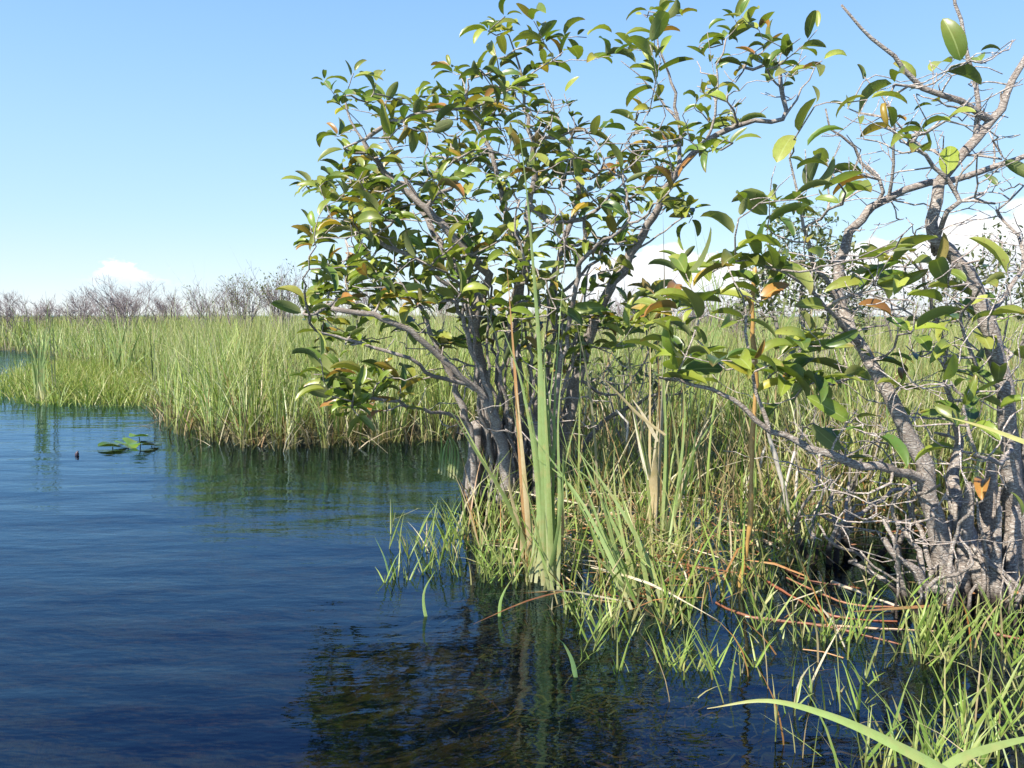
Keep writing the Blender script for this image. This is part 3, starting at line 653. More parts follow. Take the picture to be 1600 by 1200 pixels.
silr = [(1242, 212), (1262, 228), (1215, 255), (1240, 265), (1265, 285), (1290, 270), (1310, 300), (1280, 310), (1300, 325), (1330, 270), (1345, 265), (1160, 320), (1150, 345), (1200, 330), (1225, 325), (1250, 340), (1210, 355),
        (1345, 120), (1360, 150), (1380, 155), (1270, 165), (1320, 170), (1340, 195), (1390, 205), (1420, 195), (1440, 205), (1450, 115), (1425, 130), (1400, 130), (1535, 95), (1520, 90), (1470, 170), (1480, 185), (1430, 225), (1450, 235),
        (1120, 395), (1080, 395), (1105, 430), (1070, 435), (1140, 410), (1200, 405), (1180, 400), (1215, 420), (1190, 440), (1230, 430), (1240, 400), (1150, 470), (1185, 470), (1160, 500),
        (1040, 470), (1060, 500), (1030, 490), (1085, 500), (1040, 555), (1075, 550), (1100, 540), (1110, 575), (1130, 580), (1050, 600), (1180, 570), (1215, 560), (1240, 545), (1205, 590), (1250, 590), (1270, 600), (1290, 590), (1220, 630), (1240, 640), (1310, 600), (1285, 545), (1260, 525),
        (1570, 250), (1565, 290), (1345, 410), (1375, 400), (1400, 390), (1410, 430), (1370, 440), (1350, 460), (1420, 410), (1390, 470), (1440, 500), (1425, 510), (1400, 520), (1470, 530), (1500, 480), (1520, 500), (1540, 520), (1490, 560), (1510, 580), (1460, 590), (1440, 560), (1480, 610),
        (1340, 640), (1330, 655), (1310, 690), (1370, 680), (1500, 705), (1525, 720), (1540, 740), (1570, 760), (1590, 500), (1580, 420), (1540, 440), (1530, 400), (1590, 560), (1560, 480), (1530, 620), (1400, 600), (1380, 560), (1555, 640), (1510, 640)]
T.grow([P(x_ + rng.normal(0, 5), y_ + rng.normal(0, 5), D - .1 + rng.normal(0, .22)) for x_, y_ in silr], [(2 if (x_ < 1320 and y_ > 385) else 1) if rng.random() < .92 else 0 for x_, y_ in silr])
q = in_poly_px([(1050, 400), (1280, 380), (1300, 640), (1150, 620), (1040, 580)], 3); T.grow([P(a_, b_, D - .1 + rng.normal(0, .15)) for a_, b_ in q], [2] * 3)
q = in_poly_px([(1340, 380), (1600, 420), (1600, 720), (1380, 640)], 18); T.grow([P(a_, b_, D - .1 + rng.normal(0, .2)) for a_, b_ in q], [1] * 18)
for poly, nn3, sd_ in [([(1280, 200), (1400, 120), (1500, 60), (1600, 60), (1600, 330), (1480, 330), (1380, 330), (1290, 300)], 210, .2),
                  ([(1220, 350), (1600, 330), (1600, 700), (1450, 690), (1350, 620), (1240, 560)], 300, .3),
                  ([(1250, 640), (1440, 700), (1600, 700), (1600, 900), (1350, 880), (1250, 830)], 150, .25)]:
    q = in_poly_px(poly, nn3); T.grow([P(a_, b_, D + rng.normal(0, sd_)) for a_, b_ in q], False, jit=.006)
base = P(1540, 970, D); base[2] = 0
root = empty('pond_apple_tree', base, 'nearer pond apple tree with thick pale grey trunks at the right edge', 'tree')
wa = Acc(); T.mesh(wa, tw=.0016, ex=.42)
for xx, r_, hh in [(-.15, .03, .3), (-.10, .045, .42), (-.04, .03, .36), (.01, .055, .5), (.07, .035, .34), (.12, .05, .5), (.17, .03, .4), (.22, .055, .5), (.28, .035, .42), (.33, .05, .55), (.04, .028, .26), (.15, .03, .28)]:
    b0 = base + [xx, rng.normal(0, .05), 0]
    pts = spline([b0 + [xx * .3, -.05, -.3], b0 + [0, 0, .06], b0 + [-xx * .1 + .02, .03, hh]], .03); tube(wa, pts, np.linspace(r_ * 1.15, r_ * .3, len(pts)), 18, (1,) * 3, lump=.2)
# knobbly suckers from the foot
for k_ in range(34):
    x0 = rng.uniform(1370, 1640); y0 = rng.uniform(925, 985); b0 = GP(x0, y0); dx = rng.normal(-.03, .10); hh = rng.uniform(.12, .45); r_ = rng.uniform(.003, .011)
    pts = spline([b0 + [0, 0, -.08], b0 + [dx * .4 + rng.normal(0, .02), rng.normal(0, .03), hh * .4], b0 + [dx, rng.normal(0, .05), hh * .75], b0 + [dx * 1.2, rng.normal(0, .05), hh]], .03)
    tube(wa, pts + rng.normal(0, .003, pts.shape), np.linspace(r_ * 1.2, r_ * .45, len(pts)), 6, (1,) * 3, lump=.25)
pts = spline(PL([(1380, 840, D - .1), (1400, 870, D - .12), (1430, 890, D - .12), (1445, 915, D - .1), (1480, 925, D - .1)]), .02); tube(wa, pts, np.linspace(.010, .02, len(pts)), 9, (1,) * 3, lump=.25)
wa.build('trunk', mat_bark2, root, loc=base)
la = Acc(); dress(la, T, .116, 1, 3, yellow=.08, back=.12, tilt=.5); la.build('crown', mat_leaf, root, loc=base)

mat_shrub = plain_mat('shrub_bark', (0.12, 0.10, 0.085), (0.27, 0.24, 0.21))
# ---- bare and small-leaved shrubs further back
def bush(name, px, Dm, top_py, wpx, nt_, leafn, label, cat, group=None, tw=.0022, mat=None, base_z=0.0, leafL=.05, stems=9, tw_r=.012):
    T = Tree(); b0 = P(px, 500, Dm); b0[2] = base_z; wv = wpx / FPX * Dm; tp = P(px, top_py, Dm)[2]
    for q in range(stems):
        a = rng.random() * 6.28; e = np.array([math.cos(a) * wv * .33, math.sin(a) * wv * .25, tp * rng.uniform(.5, .75)])
        T.limb([b0 + rng.normal(0, .05, 3) * [1, 1, 0], b0 + e * [.35, .35, .45], b0 + e], tw_r, tw_r * .4, step=.12, attach='root', jit=.01)
    tg = []
    for q in range(nt_):
        a = rng.random() * 6.28; rr = math.sqrt(rng.random()); zz = rng.uniform(.5, 1) ** .6 * tp * (1 - .28 * rr * rr) * rng.uniform(.85, 1.03)
        tg.append(b0 + [math.cos(a) * rr * wv * .5, math.sin(a) * rr * wv * .4, zz])
    T.grow(tg, [rng.random() < leafn for _ in tg], step=.16 if Dm > 15 else .10, jit=.010, up=.9)
    root = empty(name, b0, label, cat, group); wa = Acc(); T.mesh(wa, tw=max(tw, .00022 * Dm), ex=.30); wa.build('trunk', mat or mat_deadwood, root, loc=b0)
    if leafn > 0:
        la = Acc()
        for ti, lf in zip(T.tips, T.leafy):
            if not lf: continue
            for _ in range(rng.integers(4, 9)):
                o = T.p[ti] + rng.normal(0, .05, 3); l_ = leafL * rng.uniform(.7, 1.3)
                leaf(la, o, rng.normal(0, 1, 3) + [0, 0, .3], unit(rng.normal(0, .5, 3) + [0, 0, 1]), l_, l_ * .4, .4, .3, np.array([.09, .125, .05]) * (.7 + .6 * rng.random()))
        la.build('crown', mat_leaf, root, loc=b0)
def brush(wa, la, px, Dm, top_py, wpx, nst, leafn=0.0):
    b0 = P(px, 500, Dm); b0[2] = 0; tp = P(px, top_py, Dm)[2]; wv = wpx / FPX * Dm; fine = .00013 * Dm
    def br(p, d, l, r, lev):
        n = 4 if lev < 2 else 3; pts = [p]; dd = d.copy()
        for _ in range(n):
            dd = unit(dd + rng.normal(0, .10, 3) + [0, 0, .06]); pts.append(pts[-1] + dd * l / n)
        tube(wa, pts, np.linspace(r, max(r * .55, fine * .8), len(pts)), 4 if lev < 2 else 3, (.3, .28, .25), cap=False)
        if lev >= 3:
            if rng.random() < leafn:
                for _ in range(3):
                    leaf(la, pts[-1] + rng.normal(0, .03, 3), rng.normal(0, 1, 3), unit(rng.normal(0, .4, 3) + [0, 0, 1]), .06, .03, .4, .3, np.array([.12, .14, .07]))
            return
        for _ in range(rng.integers(3, 5) if lev < 2 else rng.integers(2, 5)):
            t = rng.uniform(.35, 1); q = pts[min(n, int(t * n + .5))]
            side = unit(rng.normal(0, 1, 3) * [1, 1, .5]); br(q, unit(dd + side * rng.uniform(.5, .9)), l * rng.uniform(.45, .7), max(r * .6, fine), lev + 1)
    for _ in range(nst):
        a = rng.random() * 6.28; sp_ = rng.uniform(0, 1) * wv * .38; e = np.array([math.cos(a) * sp_, math.sin(a) * sp_, tp * .9])
        st = b0 + np.array([e[0] * .45, e[1] * .45, tp * .25]); br(st, unit(b0 + e - st), tp * rng.uniform(.28, .42), .012, 0)
        tube(wa, [b0 + [e[0] * .25, e[1] * .25, -.1], st], [.016, .013], 4, (.3, .28, .25), cap=False)
    return b0
def wispy(px, Dm, top_py, wpx, nst, label, leafn=0.0):
    wa = Acc(); la = Acc(); b0 = brush(wa, la, px, Dm, top_py, wpx, nst, leafn)
    root = empty('bare_shrub', b0, label, 'shrub', G1); wa.build('trunk', mat_deadwood, root, loc=b0)
    if la.n: la.build('crown', mat_leaf, root, loc=b0)
G1 = 'bare grey shrubs far out in the marsh'
wispy(15, 26, 448, 154.7, 14, 'bare grey shrub at the far left edge of the marsh horizon', 0)
wispy(68, 34, 458, 97.5, 8, 'small faint bare shrub between the left-edge shrub and the large round one', 0)
wispy(128, 27, 444, 114.4, 14, 'bare twiggy shrub touching the left side of the large round shrub', 0)
wispy(188, 24, 429, 196.3, 35, 'widest and densest bare round shrub under the small white cloud', 0)
wispy(262, 25, 441, 97.5, 10, 'thin bare shrub just right of the large round shrub', 0)
wispy(320, 22, 426, 114.4, 12, 'leaning bare shrub between the round shrub and the tall wispy one', 0.05)
wispy(378, 20, 411, 97.5, 14, 'tall wispy shrub with a few leaves left of the central tree', 0.2)
wispy(440, 19, 408, 114.4, 16, 'wispy shrub partly behind the left leaves of the central tree', 0.2)
wispy(560, 22, 426, 180.7, 16, 'bare shrub seen through the left branches of the central tree', 0)
wispy(690, 24, 416, 196.3, 16, 'bare shrub seen through the middle stems of the central tree', 0)
wispy(985, 20, 431, 180.7, 16, 'bare shrub just right of the central tree under the white cloud', 0)
wispy(1085, 18, 441, 196.3, 19, 'low bare shrub between the two trees in front of the cloud', 0.1)
wispy(1010, 13, 425, 90, 8, 'tall bare shrub in front of the cloud just right of the central tree', .1)
wispy(1165, 12, 440, 90, 8, 'bare shrub behind the large-leaved low branch between the trees', .15)
wispy(935, 15, 440, 80, 8, 'bare shrub seen through the right limb of the central tree', .1)
wa = Acc(); la = Acc()
for px_ in np.concatenate([np.linspace(-60, 500, 30), np.linspace(540, 880, 12), np.linspace(900, 1660, 34)]):
    brush(wa, la, px_ + rng.normal(0, 8), rng.uniform(24, 38), rng.uniform(452, 482), rng.uniform(30, 60), 4)
tag(wa.build('far_brush', mat_deadwood), 'faint grey line of bare brush along the marsh horizon', 'brush', kind='stuff')
bush('leafy_shrub', 1255, 6.4, 300, 210, 520, .5, 'grey twiggy shrub with tiny leaves behind the nearer tree', 'shrub', None, tw=.0022, mat=mat_shrub, leafL=.055, stems=6, tw_r=.03)
bush('leafy_shrub', 1570, 7.5, 335, 210, 330, .5, 'grey twiggy shrub with tiny leaves at the right edge before the cloud', 'shrub', None, tw=.0022, mat=mat_shrub, leafL=.055, stems=5, tw_r=.02)
bush('leafy_shrub', 1420, 9.5, 385, 200, 260, .35, 'thin pale shrub beyond the trunks of the nearer tree', 'shrub', None, tw=.0022, mat=mat_shrub, leafL=.05, stems=5, tw_r=.018)

bush('twiggy_shrub', 1330, 3.9, 600, 250, 150, 0, 'low tangle of bare grey twigs between the standing cane and the right trunk', 'shrub', None, tw=.0017, mat=mat_shrub, stems=7, tw_r=.010)
bush('twiggy_shrub', 985, 5.2, 520, 200, 130, .1, 'thin grey twiggy bush behind the broken tan cattails', 'shrub', None, tw=.002, mat=mat_shrub, stems=6, tw_r=.010, leafL=.06)
# ------------------------------------------------------------------ cattails and reeds
CAT = (0.23, 0.305, 0.105); CATY = (0.27, 0.33, 0.11); TAN = (0.52, 0.40, 0.23); ORG = (0.38, 0.20, 0.085)
def traced(acc, pts, d0, d1, wpx, col, **k):
    wpx = wpx * (.68 if wpx < 14 else 1)
    n = len(pts); pp = [P(x_, y_, d0 + (d1 - d0) * i / (n - 1)) for i, (x_, y_) in enumerate(pts)]
    ribbon(acc, pp, wpx / FPX * d0, np.asarray(col) * rng.uniform(.88, 1.12), **k)
def clump(name, base_px, label, cat, green, dead, group=None):
    b = GP(*base_px); root = empty(name, b, label, cat, group)
    a = Acc()
    for pts, d0, d1, w, c in green: traced(a, pts, d0, d1, w, c, basecol=(.42, .40, .22), twist=rng.normal(0, .8), taper=.75)
    a.build('foliage', mat_grass, root, loc=b)
    if dead:
        a = Acc()
        for pts, d0, d1, w, c in dead: traced(a, pts, d0, d1, w, c, twist=rng.normal(0, 1))
        o = a.build('dead_leaf', mat_grass, root, loc=b)
g = [([(858, 925), (852, 700), (838, 480), (822, 290), (805, 165)], 2.88, 2.9, 13, CAT),
     ([(850, 915), (846, 700), (842, 520), (836, 425)], 2.9, 2.9, 14, CAT), ([(868, 915), (862, 720), (846, 560), (832, 460)], 2.92, 3.0, 12, CAT),
     ([(846, 905), (838, 740), (815, 600), (780, 500)], 2.95, 3.0, 12, CAT), ([(862, 930), (858, 780), (852, 640), (850, 560)], 2.85, 2.85, 13, CATY),
     ([(872, 925), (874, 780), (872, 660), (880, 560)], 2.86, 2.9, 10, CAT), ([(842, 900), (846, 760), (858, 640), (870, 520)], 2.98, 3.0, 10, CAT),
     ([(838, 895), (822, 760), (802, 640), (786, 560), (750, 455)], 3.0, 3.1, 12, CAT), ([(832, 880), (790, 780), (740, 700), (682, 605)], 3.05, 2.95, 12, CATY),
     ([(838, 885), (800, 800), (755, 720), (700, 620)], 3.08, 3.2, 9, CATY), ([(855, 920), (850, 800), (838, 700), (828, 640)], 2.9, 2.9, 14, CAT),
     ([(865, 920), (870, 820), (884, 720), (905, 640)], 2.9, 3.0, 9, CAT), ([(856, 925), (864, 760), (868, 600), (880, 430)], 2.9, 3.0, 9, CAT),
     ([(850, 900), (858, 760), (852, 600), (850, 480), (858, 400)], 2.9, 2.95, 9, CAT), ([(860, 935), (846, 860), (830, 790), (815, 740)], 2.85, 2.8, 8, CATY),
     ([(850, 925), (866, 860), (878, 780), (880, 700)], 2.86, 2.8, 11, CAT)]
g += [([(828 + rng.uniform(0, 60), 905 + rng.uniform(-15, 20)), (845 + rng.normal(0, 8), 780), (850 + rng.normal(0, 10), 660), (848 + rng.normal(0, 22), rng.uniform(420, 600))], 2.9, 2.95, rng.uniform(9, 14), CAT) for _ in range(3)]
dd = [([(822, 890), (815, 740), (803, 560), (787, 350)], 3.05, 3.1, 12, ORG), ([(830, 890), (822, 780), (812, 660), (806, 600)], 3.0, 3.0, 12, TAN), ([(818, 880), (810, 820), (796, 760), (800, 700)], 3.05, 3.0, 9, TAN),
      ([(872, 880), (880, 820), (874, 760)], 2.95, 2.95, 8, (.45, .28, .16)), ([(805, 900), (800, 870), (812, 830)], 2.95, 2.95, 8, TAN)]
clump('cattail_clump', (855, 925), 'tallest upright cattail clump in front of the central tree with an orange dead leaf', 'cattail', g, dd)
g = [([(1008 + rng.normal(0, 12), 962 + rng.normal(0, 8)), (965 + k_ * 6 + rng.normal(0, 7), 860), (918 + k_ * 7 + rng.normal(0, 10), 760), (872 + k_ * 9 + rng.normal(0, 12), 650 + rng.uniform(-5, 70))], 2.75 + .03 * k_, 2.9, rng.uniform(7, 12), CAT) for k_ in range(-3, 4)]
g += [([(985, 960), (940, 860), (890, 760), (840, 690), (800, 630)], 2.75, 2.9, 10, CAT), ([(1000, 960), (975, 850), (960, 760), (960, 690)], 2.75, 2.8, 9, CATY), ([(1020, 965), (1000, 860), (975, 790), (965, 740)], 2.7, 2.7, 12, CATY),
      ([(1040, 960), (1010, 870), (960, 780), (900, 700)], 2.72, 2.8, 13, (.27, .34, .13)), ([(1010, 960), (960, 900), (910, 850), (870, 835)], 2.7, 2.6, 8, CATY)]
dd = [([(1015, 930), (985, 800), (955, 700), (930, 700)], 2.8, 2.85, 7, TAN), ([(1040, 680), (1000, 650), (950, 600), (890, 558)], 2.9, 2.95, 8, TAN)]
clump('cattail_clump', (1000, 960), 'cattail clump whose blue-green leaves lean left over the water', 'cattail', g, dd)
g = [([(1032, 870), (1040, 700), (1036, 560), (1030, 430)], 3.3, 3.3, 9, CAT), ([(1040, 860), (1042, 700), (1036, 600), (1045, 480)], 3.3, 3.35, 9, CAT), ([(1045, 860), (1062, 740), (1070, 640), (1060, 560)], 3.3, 3.4, 9, CAT),
     ([(1022, 860), (1010, 740), (990, 640), (975, 540)], 3.3, 3.3, 8, CATY), ([(1035, 870), (1060, 760), (1100, 680), (1150, 610)], 3.3, 3.2, 8, CAT), ([(1040, 850), (1080, 720), (1095, 600), (1090, 500)], 3.4, 3.5, 8, CAT)]
dd = [([(1018, 820), (1022, 740), (1030, 680)], 3.3, 3.3, 14, TAN), ([(1016, 800), (1015, 700), (1016, 560), (1014, 480)], 3.35, 3.3, 8, TAN), ([(1028, 690), (1000, 640), (985, 620)], 3.3, 3.3, 9, (.6, .5, .36)),
      ([(1012, 750), (1000, 700), (988, 640)], 3.3, 3.3, 7, (.65, .58, .45)), ([(1025, 830), (1032, 700), (1036, 600), (1038, 450), (1036, 335)], 3.4, 3.4, 7, (.36, .30, .24))]
clump('cattail_clump', (1035, 865), 'cattail clump with broken tan leaves midway between the two trees', 'cattail', g, dd)
g = [([(685 + 8 * k_, 740 + 3 * k_), (690 + 7 * k_, 700), (688 + rng.uniform(-8, 25), 650 + rng.uniform(-10, 20))], 4.6, 4.6, 5, (.16, .24, .07)) for k_ in (0, .6, 1.2, 1.8, 2.3, 2.9, 3.5)]
clump('reed_tuft', (690, 742), 'small dark reed tuft rising from open water left of the central tree', 'reed', g, None)
# vertical blades further back between the trees
for px_, lab in ((1190, 'cattail clump behind the leafy low branches between the two trees'), (1120, 'distant cattail clump standing tall against the white cloud')):
    g = [([(px_ + rng.normal(0, 14), 640), (px_ + rng.normal(0, 15), 560), (px_ + rng.normal(0, 22), 470), (px_ + rng.normal(0, 30), rng.uniform(300, 430))], 8.0, 8.1, rng.uniform(3.5, 6), CAT) for _ in range(9)]
    clump('cattail_clump', (px_, 648), lab, 'cattail', g, None)
for px_, py_, d_, lab in ((62, 640, 9.2, 'tall cattail clump standing in the short grass at the far left'), (185, 600, 12, 'cattail clump behind the short grass patch'), (1445, 600, 5.2, 'thin upright reeds seen between the trunks at right')):
    g = []
    for _ in range(14):
        x0 = px_ + rng.normal(0, 9); tx = x0 + rng.normal(-8, 22); ty = rng.uniform(460, 560)
        g.append(([(x0, 490 + FPX / d_), (x0 + (tx - x0) * .3, (490 + FPX / d_ + ty) / 2), (tx, ty)], d_, d_, rng.uniform(3.5, 6.5) if d_ > 6 else 6, CAT))
    clump('cattail_clump', (px_, 490 + FPX / d_), lab, 'cattail', g, None)
# dark tall stalks at left
for px_, top, lab in ((75, 455, 'dark thin reed stalk leaning left at the far left'), (232, 447, 'dark reed stalk right of the large round shrub'), (300, 470, 'dark reed stalk with a flat tip left of the central tree')):
    g = [([(px_ + 8, 620), (px_ + 4, 540), (px_ - 4, top)], 9.5, 9.5, 3.5, (.10, .13, .06)), ([(px_ + 12, 620), (px_ + 9, 540), (px_ + 6, top + 22)], 9.5, 9.5, 3, (.12, .15, .07))]
    clump('reed_stalk', (px_ + 8, 622), lab, 'reed', g, None)

# tan cane
def cane(name, pts, ds, r, col1, label, cat, group=None, z=None):
    p3 = []
    for i_, (x_, y_) in enumerate(pts):
        p3.append(GP(x_, y_, z) if z is not None else P(x_, y_, ds[0] + (ds[1] - ds[0]) * i_ / (len(pts) - 1)))
    r = r * (.7 if z is not None else 1); p3 = [q_ + rng.normal(0, .008, 3) * ([1, 1, .0] if z is not None else [1, 0, 0]) for q_ in p3]; p = spline(p3, .05); b = p[0]; a = Acc(); p = p + np.cumsum(rng.normal(0, .0015, p.shape), 0) * [1, 1, .15] ; rr = np.full(len(p), r) * (1 + .2 * np.sin(np.arange(len(p)) * 1.3 + rng.random() * 6)) * (1 + .18 * (np.arange(len(p)) % 5 == 0)); rr[-3:] *= .7
    tube(a, p + rng.normal(0, .0015, p.shape), rr, 8, col1); o = a.build(name, mat_cane, None, loc=b); return tag(o, label, cat, group)
m = material('dry_cane'); at = N('ShaderNodeAttribute', attribute_name='Col')
c = MIX(NOISE(35, 4), at.outputs['Color'], MIX(1.0, at.outputs['Color'], (0.45, 0.38, 0.34), 'MULTIPLY'))
b = N('ShaderNodeBsdfPrincipled', inp={'Roughness': .5}); L(c, b.inputs['Base Color']); finish(b.outputs[0]); mat_cane = m
cane('dry_cane', [(1152, 925), (1165, 840), (1180, 700), (1186, 600), (1180, 500), (1182, 420)], (2.9, 2.75), .0085, (.50, .30, .09), 'tall yellow-brown cane standing between the two trees', 'cane')
G2 = 'fallen canes floating on the water'
RED = (.25, .095, .045)
for k_, (pts, r, c, lab) in enumerate([
    ([(1115, 942), (1180, 968), (1290, 980), (1420, 1006)], .0062, RED, 'longest rust-red cane floating nearest the open water'),
    ([(1165, 962), (1280, 975), (1400, 982), (1470, 985)], .005, (.60, .40, .26), 'pale red cane floating just behind the longest rust-red cane'),
    ([(1160, 880), (1230, 930), (1300, 965), (1400, 970)], .006, (.33, .12, .06), 'dark red cane sloping down to the longest rust-red cane'),
    ([(1180, 860), (1250, 900), (1345, 918)], .005, RED, 'rust-red cane lying in the grass right of the standing cane'),
    ([(1300, 908), (1350, 925), (1400, 948)], .008, (.62, .52, .38), 'bleached cane floating between the grass and the right trunk'),
    ([(1190, 845), (1220, 858), (1260, 880)], .008, (.66, .55, .40), 'short bleached cane end in the grass below the white stalks'),
    ([(1250, 1010), (1320, 1030)], .004, (.50, .28, .12), 'short thin brown stem floating alone in front of the red canes'),
    ([(1280, 855), (1360, 853), (1430, 858)], .004, (.5, .25, .12), 'thin brown cane on the water behind the right grass'),
    ([(1560, 990), (1600, 1000), (1680, 1005)], .006, RED, 'rust-red cane at the foot of the right trunk'),
    ([(1230, 905), (1330, 945), (1450, 950)], .005, (.36, .17, .09), 'brown-red cane crossing behind the bleached floating cane')]):
    cane('floating_cane', pts, None, r, c, lab, 'cane', G2, z=.001 + .001 * k_)
G3 = 'bleached dead stalks'
WH = (.62, .58, .50)
for pts, ds, r, lab in [([(1238, 845), (1225, 770), (1205, 680), (1200, 655)], (3.5, 3.4), .010, 'longest bleached stalk leaning left near the middle of the grass'),
    ([(1243, 830), (1245, 780), (1246, 730)], (3.6, 3.6), .009, 'short upright bleached stalk right of the longest one'),
    ([(1215, 800), (1228, 750), (1242, 705)], (3.7, 3.7), .008, 'bleached stalk leaning right behind the longest one'),
    ([(1262, 830), (1275, 790), (1290, 760)], (3.6, 3.6), .006, 'thin grey stalk leaning right beside the bleached stalks'),
    ([(1183, 740), (1190, 710), (1194, 698)], (4.1, 4.1), .009, 'stub of bleached stalk left of the longest one'),
    ([(1165, 780), (1172, 740), (1180, 700)], (4.1, 4.1), .005, 'thin pale stalk left of the bleached stub'),
    ([(985, 690), (975, 660), (965, 640)], (4.0, 4.0), .009, 'white broken stalk just right of the central tree')]:
    cane('bleached_stalk', pts, ds, r, WH, lab, 'stalk', G3)
a = Acc()
for q in range(420):
    gx, gy = rng.uniform(.2, 2.3), rng.uniform(2.4, 4.3)
    if not inside(np.array([gx]), np.array([gy]), matp)[0] and rng.random() > .12: continue
    an = rng.normal(2.75, .6) if rng.random() < .6 else rng.random() * 6.28; l = rng.uniform(.12, .6); e = np.array([math.cos(an), math.sin(an), rng.normal(0, .12)]); p0 = np.array([gx, gy, rng.uniform(-.02, .10)])
    cc_ = [RED, (.5, .36, .2), (.60, .52, .38), (.22, .12, .06), (.42, .2, .08)][rng.integers(5)]
    ribbon(a, [p0, p0 + e * l * .5 + [0, 0, rng.uniform(0, .04)], p0 + e * l], rng.uniform(.004, .011), cc_, twist=rng.normal(0, 1.5), step=.08, face=(0, -.4, 1))
tag(a.build('reed_debris', mat_grass), 'tangled rust and straw coloured reed litter lying among the flooded grass', 'reed litter', kind='stuff')
# gnarled dead stumps right of the grass
for px_, py_, lab in ((1290, 880, 'small gnarled grey dead shrub standing in water left of the right trunk'), (1345, 865, 'forked grey driftwood stub nearest the right trunk')):
    b0 = GP(px_, py_); root = empty('dead_shrub', b0, lab, 'shrub'); wa = Acc()
    T = Tree()
    for q in range(4):
        T.limb([b0 + [rng.normal(0, .03), 0, -.06], b0 + [rng.normal(0, .08), rng.normal(0, .05), .12], b0 + [rng.normal(0, .16), rng.normal(0, .08), rng.uniform(.18, .34)]], .014, .005, attach='root', jit=.006)
    T.grow([b0 + [rng.normal(0, .2), rng.normal(0, .12), rng.uniform(.12, .5)] for _ in range(22)], False); T.mesh(wa, tw=.0018); wa.build('trunk', mat_bark2, root, loc=b0)

# ------------------------------------------------------------------ foreground shoots
def tuft(px_, py_, n, hpx, spread, label, ll=.12, nl=4, group=None, wd=.0085):
    n = max(4, int(n * .45)); ll *= .85; wd *= .8
    b = GP(px_, py_); dd_ = b[1]; a = Acc()
    for _ in range(n):
        o = b + np.array([rng.normal(0, spread), rng.normal(0, spread * .7), -.04])
        shoot(a, o, hpx / FPX * dd_ * rng.uniform(.5, 1.05), rng.random() * 6.28, abs(rng.normal(.15, .2)), nl, ll, wd=wd, pal=FG[:4])
    m_ = n * 2; bb = b + np.stack([rng.normal(0, spread, m_), rng.normal(0, spread * .7, m_), np.full(m_, -.03)], 1)
    blades(a, bb, hpx / FPX * dd_ * rng.uniform(.4, 1.0, m_), rng.random(m_) * 6.28, np.abs(rng.normal(.18, .18, m_)), np.abs(rng.normal(.2, .25, m_)), rng.uniform(.003, .007, m_), pick(np.vstack([FG, FG, STRAW[:3]]), m_), k=5, basecol=(.25, .16, .05))
    ob = a.build('grass_tuft', mat_grass, None, loc=b); tag(ob, label, 'grass', group)
GT = 'grass tufts standing in open water'
tuft(1455, 1030, 26, 120, .05, 'dense bright grass tuft in the water below the right trunk', .13, 5, GT)
tuft(1545, 985, 5, 60, .05, 'sparse grass tuft at the foot of the right trunk', .13, 4, GT)
tuft(1200, 985, 7, 70, .06, 'grass tuft rising beside the red floating canes', .14, 3, GT)
tuft(1060, 975, 14, 110, .06, 'grass tuft at the right of the leaning cattail clump', .13, 4, GT)
tuft(680, 860, 26, 75, .08, 'leftmost dense grass tuft reaching into open water', .15, 4, GT)
tuft(735, 895, 24, 65, .11, 'grass tuft just right of the leftmost dense tuft', .13, 3, GT)
tuft(790, 905, 16, 80, .07, 'grass tuft left of the foot of the tall cattails', .14, 4, GT)
tuft(622, 905, 7, 40, .06, 'tiny sprig of grass furthest left in open water', .12, 3, GT)
tuft(1030, 1040, 14, 50, .07, 'spreading grass tuft in the dark water below the leaning cattails', .12, 4, GT)
tuft(1330, 1000, 7, 80, .07, 'grass tuft crossing the middle of the red floating canes', .14, 3, GT)
tuft(1130, 1030, 6, 40, .08, 'thin grass tuft in front of the tip of the red canes', .12, 3, GT)
tuft(1270, 1080, 5, 60, .08, 'thin grass tuft between the red canes and the long arching blade', .12, 3, GT)
tuft(1400, 1200, 16, 130, .07, 'near grass tuft at the bottom edge beneath the arching blade', .13, 4, GT)
tuft(1480, 1230, 16, 160, .06, 'near grass tuft at the bottom edge right of the arching blade', .13, 4, GT)
tuft(1570, 1190, 16, 190, .07, 'near grass tuft in the bottom right corner', .13, 4, GT)
tuft(1590, 1060, 6, 120, .05, 'grass tuft at the right edge above the bottom corner', .13, 4, GT)
tuft(950, 980, 10, 80, .07, 'grass tuft between the two front cattail clumps', .13, 4, GT)
tuft(885, 960, 6, 60, .05, 'grass tuft at the foot of the tall cattails', .13, 3, GT)
def blade1(pts, d0, d1, w, col, label, **k):
    k['step'] = .015
    a = Acc(); traced(a, pts, d0, d1, w, col, **k); pp = P(*pts[0], d0)
    V = np.vstack(a.V); o = a.build('long_grass', mat_grass, None, loc=pp); tag(o, label, 'grass blade', 'single long grass blades')
blade1([(1690, 1430), (1600, 1310), (1500, 1222), (1400, 1165), (1300, 1120), (1200, 1095), (1105, 1107)], 1.22, 1.35, 24, (.30, .40, .12), 'long broad pale green blade arching in from the bottom right', face=(0, -.55, 1), fold=.3, taper=.5, tipcol=(.38, .33, .14))
blade1([(1440, 1235), (1490, 1190), (1550, 1168), (1620, 1152), (1700, 1150)], 1.35, 1.45, 15, (.30, .38, .12), 'short broad pale blade crossing the bottom right corner', face=(0, -.5, 1), fold=.3)
blade1([(1720, 740), (1650, 705), (1600, 690), (1540, 668), (1475, 650)], 1.9, 2.1, 16, (.46, .44, .16), 'yellowing blade reaching in from the right edge across the trunk', face=(0, -.7, 1), fold=.2)
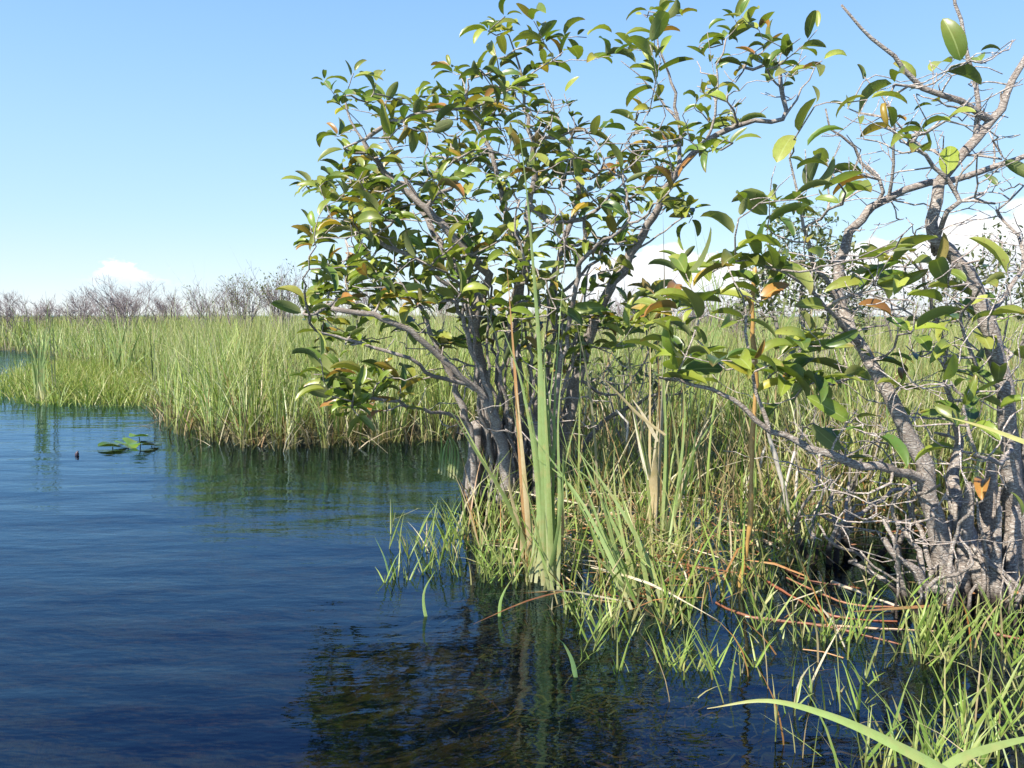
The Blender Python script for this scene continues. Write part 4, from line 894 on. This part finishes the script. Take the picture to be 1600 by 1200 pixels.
blade1([(900, 1060), (893, 1030), (880, 1005), (872, 998)], 2.15, 2.1, 13, (.22, .34, .14), 'lone short blade standing in dark water near the bottom', face=(0, -1, .3), taper=.9)
blade1([(668, 975), (662, 945), (664, 920), (680, 892)], 2.6, 2.6, 9, (.26, .36, .12), 'single bent blade standing in open water left of the cattails', face=(0, -1, .2), taper=.9)
blade1([(780, 965), (782, 940), (790, 920), (800, 905)], 2.6, 2.6, 9, (.24, .34, .10), 'single blade standing in open water before the tall cattails', face=(0, -1, .2), taper=.9)
blade1([(608, 900), (600, 870), (585, 838)], 3.0, 3.0, 5, (.14, .24, .10), 'thin dark blade leaning left in open water', face=(0, -1, .2), taper=.9)
blade1([(1150, 1040), (1155, 1022), (1163, 1010)], 2.3, 2.3, 11, (.55, .45, .14), 'small yellow dead blade tip standing in the water by the red canes', face=(0, -1, .2), taper=.9)

# ------------------------------------------------------------------ spatterdock
def pad(px_, py_, r, tilt, ang, lift, label, c=(.065, .125, .02)):
    b = GP(px_, py_); root = empty('lily_pad', b, label, 'lily pad', 'lily pads floating on open water'); a = Acc()
    na_, nr_ = 28, 5; V = []; 
    for i_ in range(nr_ + 1):
        for j_ in range(na_ + 1):
            t_ = j_ / na_; th = .22 + t_ * (2 * math.pi - .44); rr = r * i_ / nr_ * (1 + .12 * math.cos(th)) * (1 + .03 * math.sin(7 * th))
            x_, y_ = rr * math.cos(th), rr * math.sin(th) * .8; z_ = .10 * rr * math.sin(3 * th + ang) + abs(y_) * .25
            V.append((x_, y_, z_))
    V = np.array(V); ct, st = math.cos(tilt), math.sin(tilt); V = V @ np.array([[ct, 0, st], [0, 1, 0], [-st, 0, ct]]).T
    ca, sa = math.cos(ang), math.sin(ang); V = V @ np.array([[ca, -sa, 0], [sa, ca, 0], [0, 0, 1]]).T + [0, 0, lift]
    F = [[i_ * (na_ + 1) + j_, (i_ + 1) * (na_ + 1) + j_, (i_ + 1) * (na_ + 1) + j_ + 1, i_ * (na_ + 1) + j_ + 1] for i_ in range(nr_) for j_ in range(na_)]
    cc = np.tile([*c, 1.0], (len(V), 1)); a.add(V + b, F, cc); a.build('leaf', mat_pad, root, loc=b)
    a = Acc(); p = spline([b + [.02, 0, -.25], b + [.01, 0, -.05], b + [0, 0, lift - .004]], .04); tube(a, p, .004, 6, (.12, .16, .05)); a.build('stem', mat_cane, root, loc=b)
pad(176, 700, .115, .12, .4, .012, 'large dark lily pad leftmost of the floating group')
pad(200, 699, .105, -.22, 2.6, .02, 'shiny folded lily pad in the middle of the group', (.09, .17, .02))
pad(218, 697, .085, .15, 1.0, .075, 'bright lily pad held up on its stem at the group centre', (.13, .24, .03))
pad(237, 698, .085, -.12, 3.4, .012, 'small dark lily pad rightmost of the group', (.03, .055, .02))
b = GP(120, 712); a = Acc(); p = spline([b + [0, 0, -.06], b + [0, 0, .0], b + [.004, 0, .022], b + [.01, 0, .034]], .008); tube(a, p, np.interp(np.linspace(0, 1, len(p)), [0, .5, .8, 1], [.005, .009, .014, .004]), 10, (.05, .03, .045), lump=.1)
tag(a.build('flower_bud', mat_cane, None, loc=b), 'small purple-brown bud poking out of the water left of the lily pads', 'bud')
